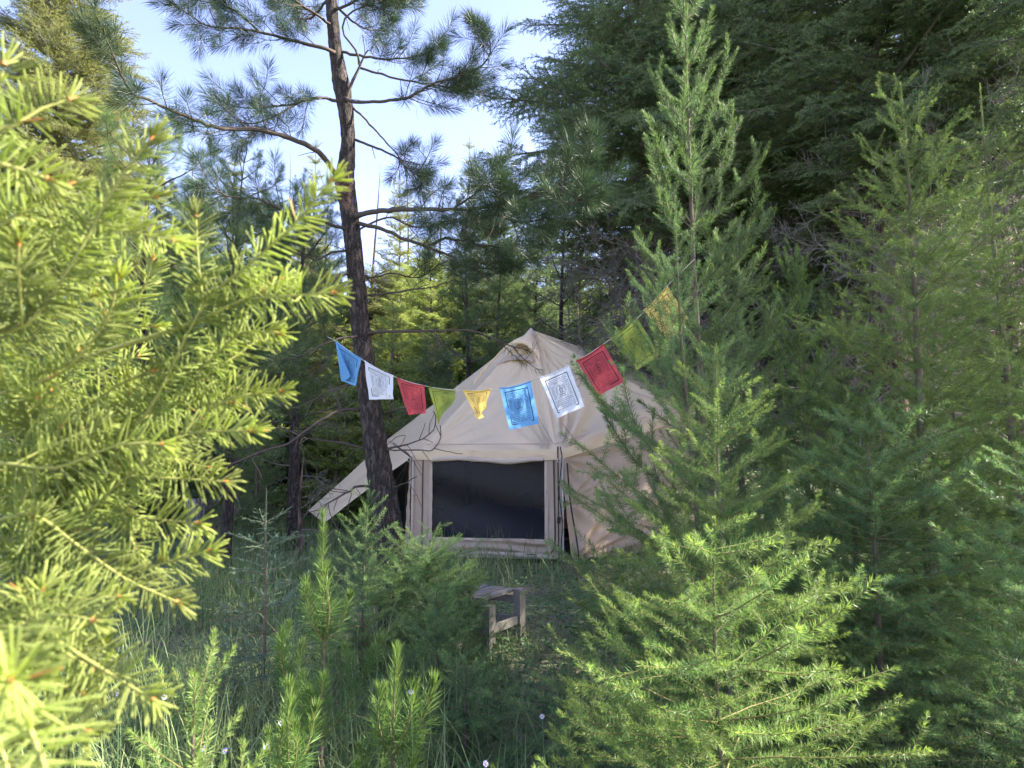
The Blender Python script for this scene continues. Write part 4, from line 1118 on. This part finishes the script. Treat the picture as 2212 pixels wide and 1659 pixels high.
for k, (u, Y, v, R_, key, lab) in enumerate((
    (470, 21, 640, 1.6, 'far_green', 'green young conifer in the sunny meadow left, behind the shaded pine'), (370, 18, 700, 1.5, 'far_green', 'green conifer half hidden by the foreground fir'),
    (600, 19, 690, 1.5, 'far_lime', 'sunlit bushy conifer left of the pine trunk low down'), (760, 20, 700, 1.4, 'far_lime', 'sunlit conifer directly behind the pine trunk'),
    (680, 33, 430, 2.2, 'far', 'distant conifer left of the trunk on the rising slope'), (800, 36, 420, 2.2, 'far', 'distant conifer behind the trunk on the rising slope'),
    (940, 34, 430, 2.4, 'far_lime', 'distant yellow conifer right of the trunk on the slope'), (1030, 30, 470, 2.2, 'far', 'distant conifer above the left roof slope'),
    (560, 35, 400, 2.4, 'far', 'distant conifer at left on the slope under the pine bough'), (390, 36, 380, 2.6, 'far', 'distant conifer at far left on the slope'),
    (880, 14.5, 860, 1.0, 'far_green', 'low green conifer beside the awning behind the trunk'), (730, 17, 800, 1.2, 'far_lime', 'low sunlit conifer left of the flags'),
    (1110, 27, 520, 2.0, 'far_lime', 'sunlit conifer behind the tent peak at left'), (1240, 29, 540, 2.2, 'far_lime', 'sunlit conifer behind the tent peak at right'),
    (250, 22, 480, 2.2, 'far_green', 'green conifer behind the foreground fir at left'), (500, 24, 560, 1.8, 'far_dark', 'dark conifer left in the meadow'), (960, 18, 700, 1.3, 'far_lime', 'small yellow-green conifer seen over the left roof edge'))):
    bgtree(lab, u, Y, v, R_, key, .02, whorl=.42, per=7)
for k, (u, Y, v, R_, key, lab) in enumerate((
    (400, 17, 330, 1.9, 'oldfir_mid', 'dense grey-green conifer left, under the long pine bough'), (545, 19, 360, 2.0, 'oldfir_mid', 'dense grey-green conifer between the long bough and the meadow'),
    (640, 22, 420, 2.0, 'oldfir_olive', 'dense olive conifer just left of the leaning trunk'), (925, 19, 520, 1.5, 'oldfir_lime', 'glowing yellow-green conifer right of the trunk, above the red flag'), (860, 21, 600, 1.5, 'oldfir_lime', 'glowing yellow-green conifer low behind the trunk'),
    (1060, 20, 400, 2.1, 'oldfir_mid', 'dense grey-green conifer above the left slope of the roof'), (1180, 24, 360, 2.0, 'oldfir_mid', 'tall dense conifer directly behind the tent peak'),
    (800, 24, 350, 1.8, 'oldfir_olive', 'dense olive conifer showing right beside the leaning trunk'), (870, 27, 335, 2.0, 'oldfir_lime', 'pale sunlit conifer top in the sky gap right of the trunk'),
    (950, 25, 350, 1.9, 'oldfir_lime', 'pale sunlit conifer below the right pine boughs'), (700, 27, 340, 1.9, 'oldfir_olive', 'olive conifer filling the gap under the curved pine bough'), (600, 28, 330, 1.9, 'oldfir_olive', 'olive conifer with a pointed tip beneath the long bough'), (320, 24, 270, 2.2, 'oldfir_olive', 'tall olive conifer beside the huge corner fir'), (220, 20, 380, 2.2, 'oldfir_mid', 'dense conifer at far left above the foreground fir'),
    (460, 15, 700, 1.5, 'oldfir_mid', 'low dense conifer at left over the grey stump'), (1250, 21, 430, 2.0, 'oldfir_mid', 'dense conifer behind the curling twigs right of the peak'))):
    bgtree(lab, u, Y, v, R_, key, .04, whorl=.32, per=8, mx=200)
def shadepine(label, u, Y, vtop, key='pond', L=1.3, n=34, z0=.25, dead=14, r0=.09):
    x, y = at(u, Y); H = top_h(vtop, Y)
    return conifer('pine_tree', label, (x, y), H, key, whorl=H * (1 - z0) / max(4, n / 3.2), per=3, blen=lambda f: L * (1 - f) ** .4 + .2, elev=lambda f: D2R(10 + 30 * f), start=z0, bark='bark', leader=False, r0=r0, group=G4,
                   dead=(.9, H * .55, max(3, dead // 3), 1.2, 'dead'), trunk_k=9)
shadepine('shaded pine left of the flag tree with long needle tufts', 500, 10.0, 330, L=1.6, n=46, r0=.09)
shadepine('thin shaded pine trunk in the grass left of the tent', 640, 12.5, 420, L=1.6, n=46, z0=.3, dead=24, r0=.12)
shadepine('shaded pine at far left behind the foreground fir', 300, 9.0, 300, L=1.6, n=46, r0=.1)
shadepine('pine behind the flags between trunk and tent roof', 1010, 15.5, 430, L=1.7, n=34, z0=.2, dead=18, r0=.1)
shadepine('slender pine with curling bare twigs above the tent roof', 1215, 16.5, 300, L=1.7, n=30, z0=.35, dead=30, r0=.1)
shadepine('dim pine low at far left in the shade', 150, 7.5, 700, L=1.0, n=22, z0=.1, dead=6, r0=.05)

# hillside forest far away: one mass
def hill_forest():
    mb = MB(); n = 900
    x = R.uniform(-150, 120, n); y = R.uniform(52, 125, n)
    z = ground_z(x, y); H = R.uniform(5, 11, n); k = 7
    for i in range(n):
        lay = 6
        for l in range(lay):
            f0 = l / lay; a = np.linspace(0, 2 * math.pi, k, endpoint=False) + R.random() * 6
            r = H[i] * .20 * (1 - f0) * R.uniform(.6, 1.25, k)
            zb = z[i] + H[i] * (f0 * .9 + .03) + R.normal(0, .12, k)
            ring = np.stack([x[i] + r * np.cos(a), y[i] + r * np.sin(a), zb], -1)
            apex = np.array([[x[i], y[i], z[i] + H[i] * (f0 * .9 + .30)]])
            idx = np.arange(k)
            mb.add(np.vstack([ring, apex]), np.stack([idx, (idx + 1) % k, np.full(k, k)], -1), 0, R.random())
    m = plain_mat('far_forest_green', (.075, .11, .06), .9, .4, .5)
    tag(mb.build('hillside_forest', m, smooth=False), 'distant conifer forest covering the hillside beyond the clearing', 'forest', kind='stuff')
hill_forest()
#PART3
# ------------------------------------------------------------------ fir right in front of the camera on the left
M['twig_yellow'] = plain_mat('young_yellow_twig', (.24, .25, .07), .7, .25, 40)
def comb(mb, pts, dens, nl, nw, off):
    """flat two-ranked needles with a few rows standing up, as on a fir shoot"""
    Ls = np.linalg.norm(np.diff(pts, axis=0), axis=1).sum()
    n = max(14, int(dens * Ls))
    pos, tn, s = along(pts, n, 0, 1)
    pl = nrm(np.array([0, 0, CAM_Z]) - (pts.mean(0) - off) + R.normal(0, .22, 3) + np.array([0, 0, .12]))   # the face of the spray
    side = nrm(np.cross(tn, pl)); up = np.cross(side, tn)
    th = np.where(R.random(n) < .5, 0, math.pi) + R.normal(0, .38, n)
    k = R.random(n) < .3
    th[k] = R.uniform(0, 2 * math.pi, k.sum())
    r = side * np.cos(th)[:, None] + up * np.sin(th)[:, None]
    a = np.radians(70 - 28 * s ** 4 + R.normal(0, 8, n))
    d = nrm(tn * np.cos(a)[:, None] + r * np.sin(a)[:, None])
    L = nl * R.uniform(.72, 1.12, n) * (1 - .3 * s ** 8)
    blade_needles(mb, pos, d, L, nw, 1, .15 + .75 * s ** 2 + R.normal(0, .15, n), .07)
    m = 12; a = np.radians(R.uniform(5, 50, m)); tt = tn[-1]
    r = R.normal(size=(m, 3)); r = nrm(r - (r @ tt)[:, None] * tt)
    blade_needles(mb, np.repeat(pts[-1:], m, 0), nrm(tt * np.cos(a)[:, None] + r * np.sin(a)[:, None]), nl * R.uniform(.5, .8, m), nw, 1, 1.0, .07)
    # a few dead brown needles
    q = R.random(n) < .005
    if q.any(): blade_needles(mb, pos[q], d[q], L[q] * .9, nw * .8, 2, 0, .2)
def near_fir():
    root = thing('fir_tree', 'bright sunlit fir branches filling the left side right in front of the camera', 'tree', (-1.25, .75, 0))
    off = -np.array([-1.25, .75, 0.0])
    mb = MB()
    tube(mb, smooth_path([(0, 0, -.05), (.01, 0, .8), (0, .01, 1.6), (.02, 0, 2.4), (.0, 0, 3.0)], .1), [.03, .028, .022, .014, .005], 10, rough=.05)
    mb.build('trunk', M['twig'], root)
    TR = np.array([-1.25, .75, 0.])
    # (points on the picture, start distance, end distance, origin height on the trunk)
    LB = [([(-60, 720), (60, 700), (170, 545), (250, 400), (325, 300)], .62, .60, 1.75),
          ([(-40, 290), (30, 270), (90, 235), (150, 215)], .55, .58, 2.0),
          ([(-60, 190), (0, 175), (8, 140)], .5, .5, 2.1),
          ([(-50, 340), (40, 365), (100, 385)], .5, .52, 1.95),
          ([(130, 1190), (230, 1010), (330, 870), (440, 660), (540, 570), (640, 480), (715, 390)], .80, .66, 1.25),
          ([(200, 1120), (330, 1010), (460, 880), (560, 850), (605, 845)], .80, .78, 1.3),
          ([(20, 1330), (110, 1240), (180, 1120), (300, 1010), (400, 940), (540, 930)], .78, .70, 1.2),
          ([(60, 1010), (180, 930), (330, 850), (440, 790), (520, 720), (600, 720)], .82, .76, 1.5),
          ([(-60, 1100), (60, 1060), (180, 1070), (300, 1115), (425, 1130)], .80, .74, 1.35),
          ([(-40, 1180), (100, 1200), (240, 1235), (360, 1215), (450, 1190)], .74, .70, 1.2),
          ([(-60, 1150), (60, 1110), (170, 1180), (270, 1250), (380, 1300)], .70, .66, 1.2),
          ([(-60, 1340), (60, 1350), (180, 1420), (260, 1470), (330, 1510)], .62, .58, 1.15),
          ([(-30, 1330), (20, 1450), (60, 1560), (110, 1690)], .42, .36, 1.2),
          ([(-60, 860), (40, 840), (140, 800), (230, 690), (255, 600)], .72, .66, 1.6),
          ([(-60, 620), (30, 600), (130, 500), (180, 470), (280, 500), (375, 520)], .66, .62, 1.7),
          ([(60, 700), (150, 580), (230, 450), (335, 425)], .66, .68, 1.7),
          ([(-60, 520), (30, 470), (90, 430), (150, 400)], .6, .62, 1.8),
          ([(-60, 960), (40, 930), (150, 900), (260, 830), (330, 800)], .78, .74, 1.5),
          ([(440, 690), (520, 650), (620, 640), (718, 632)], .74, .70, 1.45),
          ([(-80, 1020), (0, 1000), (120, 1010), (260, 960), (350, 960)], .66, .66, 1.4),
          ([(-60, 1260), (40, 1290), (140, 1300), (250, 1290)], .66, .62, 1.2),
          ([(-60, 1420), (40, 1440), (130, 1400), (220, 1390)], .7, .66, 1.1),
          ([(-60, 780), (20, 760), (120, 690), (200, 640)], .86, .80, 1.6),
          ([(150, 1000), (270, 930), (390, 880), (500, 870)], .90, .86, 1.4),
          ([(-40, 900), (80, 880), (190, 760), (300, 640), (330, 560)], .92, .86, 1.6),
          ([(60, 1080), (200, 1030), (330, 990), (450, 1010)], .9, .86, 1.3),
          ([(-60, 1500), (-20, 1560), (10, 1640), (30, 1720)], .5, .46, 1.1),
          ([(-60, 1380), (30, 1400), (110, 1330), (200, 1340)], .6, .56, 1.1),
          ([(-60, 1620), (30, 1600), (120, 1560), (190, 1580)], .6, .56, 1.0),
          ([(-80, 1480), (10, 1480), (90, 1470), (180, 1500)], .66, .6, 1.0),
          ([(-60, 600), (0, 640), (60, 610), (110, 590)], .9, .85, 1.7)]
    for k in range(3):   # fill between the traced boughs, a little farther back
        u0 = R.uniform(-80, 330); v0 = R.uniform(480, 1500); a = R.uniform(-.9, .5); l = R.uniform(170, 300)
        if u0 + l * math.cos(a) > 520 - .25 * abs(v0 - 850): u0 -= 120
        LB.append(([(u0, v0), (u0 + l * .5 * math.cos(a), v0 + l * .5 * math.sin(a) + 8), (u0 + l * math.cos(a), v0 + l * math.sin(a))], R.uniform(.8, 1.05), R.uniform(.78, 1.0), 2.3 - v0 / 1200))
    for pts, Y0, Y1, zt in LB:
        q = [P(u, v, Y0 + (Y1 - Y0) * i / (len(pts) - 1)) for i, (u, v) in enumerate(pts)]
        ax = smooth_path(np.array(q), .015) + off
        L = np.linalg.norm(np.diff(ax, axis=0), axis=1).sum()
        mb = MB()
        # wood reaches back to the trunk
        wood = smooth_path(np.array([[0, 0, zt], (np.array([0, 0, zt]) + ax[0]) / 2 + [0, 0, .02], ax[0]]), .03)
        tube(mb, np.vstack([wood[:-1], ax]), np.concatenate([np.linspace(.007, .0026, len(wood) - 1), np.linspace(.0021, .0010, len(ax))]), 7, 0, rough=.08)
        comb(mb, ax, 720, .034, .0022, off)
        tube(mb, [ax[-1], ax[-1] + nrm(ax[-1] - ax[-2]) * .007], [.0024, .0008], 7, 2)
        s = .05; sd = 1
        while s < L - .05:
            pos, tn, _ = along(ax, 1, s / L, s / L, False); pos, tn = pos[0], tn[0]
            view = nrm(pos - off - np.array([0, 0, CAM_Z]))
            side = nrm(np.cross(tn, view + R.normal(0, .5, 3))) * sd
            l2 = min(.17, (L - s) * .6) * R.uniform(.7, 1.1)
            if l2 > .03:
                sh = grow_axis(pos, nrm(tn * .75 + side * .8), l2, .015, .03, (0, 0, .1))
                tube(mb, sh, np.linspace(.0014, .0009, len(sh)), 6, 0, cap=False)
                comb(mb, sh, 720, .032, .0021, off)
                tube(mb, [sh[-1], sh[-1] + nrm(sh[-1] - sh[-2]) * .006], [.0022, .0007], 6, 2)
            sd = -sd; s += R.uniform(.13, .20)
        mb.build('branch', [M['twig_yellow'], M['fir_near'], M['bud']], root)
near_fir()
x, y = at(440, 1.35)
conifer('fir_sapling', 'sunlit young fir tips poking up at the bottom left of the picture', (x, y), top_h(1475, 1.35), 'fir_warm', whorl=.11, per=5, blen=lambda f: .26 * (1 - f) ** .4 + .05, elev=lambda f: D2R(20 + 35 * f), start=.3, r0=.01, sub=2, group='saplings on the clearing floor')
x, y = at(1040, 1.15)
conifer('fir_sapling', 'small sunlit fir tip at the very bottom centre edge', (x, y), top_h(1850, 1.15), 'fir_warm', whorl=.11, per=4, blen=lambda f: .14, elev=lambda f: D2R(30 + 25 * f), start=.5, r0=.006, group='saplings on the clearing floor')
x, y = at(560, 1.0)
conifer('fir_sapling', 'small sunlit fir tip at the bottom edge left of centre', (x, y), top_h(1725, 1.0), 'fir_warm', whorl=.1, per=4, blen=lambda f: .12, elev=lambda f: D2R(30 + 25 * f), start=.5, r0=.006, group='saplings on the clearing floor')

# ------------------------------------------------------------------ weathered wooden stand
M['grey_wood'] = plain_mat('weathered_grey_wood', (.20, .185, .165), .9, .35, 25, .4)
st = thing('wooden_stand', 'weathered grey low wooden stand on square posts half overgrown by fir saplings', 'bench', tuple(np.append(P(1120, 1385, 6.4)[:2], 0)))
o0 = np.append(P(1120, 1385, 6.4)[:2], 0)
pA = P(1122, 1385, 6.4) - o0; pB = P(1056, 1415, 5.95) - o0
dirAB = nrm((pB - pA) * [1, 1, 0]); per_ = np.array([-dirAB[1], dirAB[0], 0]); per_ = per_ if per_[0] < 0 else -per_
Lab = np.linalg.norm((pB - pA)[:2]); ang = math.atan2(dirAB[1], dirAB[0])
RZ = rotz(ang)
for (s, w_, hh) in ((0, 0, .47), (1, 0, .41), (0, .34, .43), (1, .34, .41)):
    mb = MB(); c = pA * [1, 1, 0] + dirAB * Lab * s + per_ * w_
    box(mb, c + [0, 0, hh / 2 - .02], (.10, .07, hh + .04), RZ); mb.build('leg', M['grey_wood'], st)
for k in range(4):
    mb = MB(); c = (pA * [1, 1, 0] + dirAB * Lab * .5) + per_ * (.09 + k * .09)
    box(mb, c + [0, 0, .452 + .004 * (k % 2)], (Lab + .02, .075, .024), rotz(ang + .01 * (k - 1.5))); mb.build('slat', M['grey_wood'], st)
for s in (0, 1):
    for z in (.19, .37):
        mb = MB(); c = pA * [1, 1, 0] + dirAB * (Lab * s) + per_ * .17
        box(mb, c + [0, 0, z], (.035, .255, .06), RZ); mb.build('rail', M['grey_wood'], st)
mb = MB(); c = pA * [1, 1, 0] + dirAB * (Lab * .5) + per_ * .0
box(mb, c + [0, 0, .20], (Lab - .085, .03, .07), RZ); mb.build('rail', M['grey_wood'], st)

# cut stump far left
M['grey_stump'] = bark_mat('grey_stump_wood', (.16, .155, .16), (.30, .29, .30), 14, .6, .15)
x, y = at(432, 12.0)
sp_ = thing('tree_stump', 'pale grey weathered tree stump in the far grass at left', 'stump', (x, y, 0))
mb = MB(); tube(mb, [(0, 0, -.05), (0, 0, .1), (.01, 0, .4), (.0, .02, .95)], [.26, .2, .16, .15], 16, rough=.06); mb.build('trunk', M['grey_stump'], sp_)
x, y = at(655, 9.6)
sn = thing('broken_stub', 'thin reddish dead stub standing in the grass left of the tent awning', 'dead tree', (x, y, 0))
mb = MB(); tube(mb, smooth_path([(0, 0, -.05), (.02, 0, .5), (-.01, 0, 1.0), (.02, .01, 1.7)], .1), [.035, .03, .022, .008], 8, rough=.15); mb.build('trunk', M['bark_red'], sn)
for k in range(7):
    a = R.random() * 6.28; place_branch('dead', .5, sn, (0, 0, .5 + .15 * k), a, D2R(10), R.random() * 6, name='dead_branch')

# ------------------------------------------------------------------ grass, herbs and litter
def tint_mat(name, cols, transl=.3, rough=.6):
    m, nt, bs, out = newmat(name)
    at_ = N(nt, 'ShaderNodeAttribute', attribute_name='tint')
    rp = N(nt, 'ShaderNodeValToRGB'); el = rp.color_ramp.elements
    while len(el) < len(cols): el.new(.5)
    for i, c in enumerate(cols):
        el[i].position = i / (len(cols) - 1); el[i].color = (*c, 1)
    nt.links.new(at_.outputs['Fac'], rp.inputs[0]); nt.links.new(rp.outputs[0], bs.inputs['Base Color'])
    bs.inputs['Roughness'].default_value = rough
    bs.inputs['Specular IOR Level'].default_value = .3
    tr = N(nt, 'ShaderNodeBsdfTranslucent'); nt.links.new(rp.outputs[0], tr.inputs['Color'])
    mx = N(nt, 'ShaderNodeMixShader'); mx.inputs[0].default_value = transl
    nt.links.new(bs.outputs[0], mx.inputs[1]); nt.links.new(tr.outputs[0], mx.inputs[2]); nt.links.new(mx.outputs[0], out.inputs[0])
    return m
M['grass'] = tint_mat('meadow_grass', [(.11, .17, .07), (.14, .21, .08), (.18, .25, .09), (.25, .28, .12), (.38, .34, .19)])
M['herb'] = tint_mat('herb_leaves', [(.06, .12, .05), (.085, .16, .06), (.12, .20, .07)])
M['litter'] = tint_mat('dry_litter', [(.12, .09, .06), (.22, .18, .11), (.34, .29, .19)], .05, .9)
def blades(mb, x, y, L, w, lean, tint):
    n = len(x)
    z = ground_z(x, y)
    a = R.random(n) * 2 * math.pi
    d = np.stack([np.cos(a), np.sin(a), 0 * a], -1)
    s = np.stack([-np.sin(a), np.cos(a), 0 * a], -1)
    b = np.stack([x, y, z], -1)
    rows = []
    for t, q in ((0, .8), (.35, 1), (.7, .7), (1, .08)):
        c = b + d * (lean * L * t ** 2)[:, None] + np.array([0, 0, 1.]) * (L * (t - .35 * lean * t ** 3))[:, None]
        rows += [c - s * (w * q / 2)[:, None], c + s * (w * q / 2)[:, None]]
    V = np.stack(rows, 1).reshape(-1, 3)
    f = np.array([[0, 1, 3, 2], [2, 3, 5, 4], [4, 5, 7, 6]])
    mb.add(V, (np.arange(n)[:, None, None] * 8 + f[None]).reshape(-1, 4), 0, np.repeat(tint, 8))
def in_tent(x, y):
    c = PK[:2]
    return ((x - c[0] - .1) ** 2 + (y - c[1] - .1) ** 2) < 2.35 ** 2
def grass():
    mb = MB()
    n = 85000
    y = 1.6 + 26 * R.random(n) ** 1.5
    x = R.uniform(-.85, .85, n) * (y + .6)
    k = ~in_tent(x, y)
    path = (np.abs(x - (.35 + .03 * (y - 4))) < .55 + .25 * np.sin(y * 1.7)) & (y > 3.4) & (y < 10.4) & (R.random(n) < .45)
    k &= ~path
    x, y = x[k], y[k]
    dn = np.sin(x * 1.7 + 1) * np.sin(y * 1.3 + x) + .4 * np.sin(x * 4.1) * np.sin(y * 3.7)
    keep = R.random(len(x)) < .55 + .4 * dn
    x, y, dn = x[keep], y[keep], dn[keep]
    L = R.uniform(.12, .42, len(x)) * (1 + .4 * dn)
    L[(x > -.2) & (x < 1.6) & (y > 4) & (y < 10.6)] *= .55
    blades(mb, x, y, L, R.uniform(.003, .006, len(x)) * (1 + y * .06), R.uniform(.1, .95, len(x)), np.clip(R.normal(.35, .22, len(x)), 0, 1))
    # tall tufts
    for (u, Y, cnt, Lm) in ((420, 3.2, 200, .6), (520, 2.8, 160, .55), (350, 3.6, 160, .6), (640, 3.3, 80, .5), (1000, 4.6, 120, .55), (960, 4.0, 120, .5), (880, 5.6, 60, .8), (1050, 8.8, 60, .75), (1130, 8.4, 50, .6),
                            (930, 3.0, 80, .5), (560, 6.5, 200, .6), (480, 8, 300, .6), (620, 9, 300, .6), (400, 7, 200, .6), (700, 10.5, 200, .7), (740, 9.5, 120, .6), (840, 3.6, 70, .6), (300, 5, 200, .6),
                            (520, 11, 300, .7), (600, 13, 300, .7), (1100, 3.2, 60, .35), (1000, 9.6, 40, .8), (1090, 9.4, 40, .8), (890, 6.4, 40, 1.0), (470, 4.2, 160, .55), (250, 4, 160, .6)):
        cx, cy = at(u, Y)
        xx = cx + R.normal(0, .22 + Y * .02, cnt); yy = cy + R.normal(0, .2 + Y * .02, cnt)
        blades(mb, xx, yy, Lm * R.uniform(.6, 1.15, cnt), R.uniform(.004, .008, cnt), R.uniform(.1, .9, cnt), np.clip(R.normal(.45, .18, cnt), 0, 1))
    tag(mb.build('grass', M['grass']), 'long meadow grass covering the clearing floor', 'grass', kind='stuff')
    mb = MB(); n = 30000
    y = 1.8 + 12 * R.random(n) ** 1.3; x = R.uniform(-.8, .8, n) * (y + .5)
    k = ~in_tent(x, y); x, y = x[k], y[k]; n = len(x)
    z = ground_z(x, y) + R.uniform(.02, .14, n)
    a = R.random(n) * 6.28; s = R.uniform(.012, .035, n)
    nn = nrm(np.stack([R.normal(0, .4, n), R.normal(0, .4, n), np.ones(n)], -1))
    t1 = nrm(np.cross(nn, np.stack([np.cos(a), np.sin(a), 0 * a], -1))); t2 = np.cross(nn, t1)
    c = np.stack([x, y, z], -1)
    ring = []
    for th, q in ((0, 1.2), (55, .85), (125, .8), (180, 1.0), (235, .8), (305, .85)):
        ring.append(c + (t1 * math.cos(D2R(th)) + t2 * math.sin(D2R(th)) * .75) * (s * q)[:, None] + nn * (.15 * s * (1 if th % 180 else -1))[:, None])
    V = np.stack(ring, 1).reshape(-1, 3)
    mb.add(V, (np.arange(n)[:, None, None] * 6 + np.array([[[0, 1, 2, 3], [0, 3, 4, 5]]])).reshape(-1, 4), 0, np.repeat(R.random(n), 6))
    tag(mb.build('ground_plants', M['herb']), 'low leafy ground plants between the grass', 'ground cover', kind='stuff')
    mb = MB(); n = 9000
    y = 2.6 + 9 * R.random(n); x = R.normal(.45, 1.0, n)
    k = ~in_tent(x, y); x, y = x[k], y[k]; n = len(x)
    a = R.random(n) * 6.28; L = R.uniform(.03, .16, n)
    c = np.stack([x, y, ground_z(x, y) + R.uniform(.01, .05, n)], -1)
    kite_needles(mb, c, nrm(np.stack([np.cos(a), np.sin(a), R.normal(0, .15, n)], -1)), L, .006, 0, R.random(n), .08)
    tag(mb.build('dry_litter', M['litter']), 'dry straw and needle litter lying on the trodden ground', 'litter', kind='stuff')
grass()

# ------------------------------------------------------------------ asters
M['petal'] = plain_mat('lilac_petal', (.50, .47, .78), .7, .1, 40, 0, .3)
M['petal_white'] = plain_mat('whitish_petal', (.55, .53, .66), .7, .1, 40, 0, .3)
M['disc'] = plain_mat('yellow_disc', (.55, .38, .05), .8)
M['stem'] = plain_mat('green_stem', (.08, .15, .05), .7)
def aster(label, u, v, Y, mat='petal', s=.0105):
    c = P(u, v, Y)
    root = thing('aster_flower', label, 'flower', (c[0], c[1], 0), 'small asters in the grass')
    h = max(.08, c[2])
    mb = MB(); tube(mb, smooth_path([(0, .02, 0), (.01, .01, h * .5), (0, 0, h)], .05), .0016, 4); mb.build('stem', M['stem'], root)
    mb = MB(); n = 14
    a = np.linspace(0, 2 * math.pi, n, endpoint=False) + R.normal(0, .08, n)
    tilt = nrm(np.array([R.normal(0, .3), -.8, .7])); t1 = nrm(np.cross(tilt, [1, 0, 0.1])); t2 = np.cross(tilt, t1)
    d = np.cos(a)[:, None] * t1 + np.sin(a)[:, None] * t2 + tilt * .15
    sd = nrm(np.cross(d, tilt)); b = np.array([0, 0, h]) + d * s * .2
    V = np.stack([b, b + d * s * .6 - sd * s * .16, b + d * s, b + d * s * .6 + sd * s * .16], 1).reshape(-1, 3)
    mb.add(V, np.arange(n * 4).reshape(n, 4)); mb.build('petals', M[mat], root)
    mb = MB(); tube(mb, [np.array([0, 0, h]) - tilt * .002, np.array([0, 0, h]) + tilt * .004], [s * .28, s * .2], 8); mb.build('flower_head', M['disc'], root)
for lab, u, v, Y, m in (('whitish aster beside the path at the bottom, right of centre', 1171, 1548, 3.2, 'petal_white'), ('lilac aster at the very bottom edge near the centre', 1049, 1650, 2.6, 'petal'),
                        ('pale aster in the pine sapling needles at bottom centre', 888, 1494, 2.8, 'petal_white'), ('lilac aster below the brush-like pine sapling', 607, 1562, 2.7, 'petal'),
                        ('lilac aster between the sunlit fir tips at bottom left', 438, 1618, 2.5, 'petal'), ('lilac aster left of the lower pine sapling', 487, 1622, 2.6, 'petal'),
                        ('pale lilac aster under the foreground fir branch at left', 355, 1506, 2.9, 'petal_white'), ('lilac aster deep in the shade at left', 256, 1498, 2.8, 'petal'), ('lilac aster near the lowest pine sapling', 575, 1614, 2.5, 'petal')):
    aster(lab, u, v, Y, m)
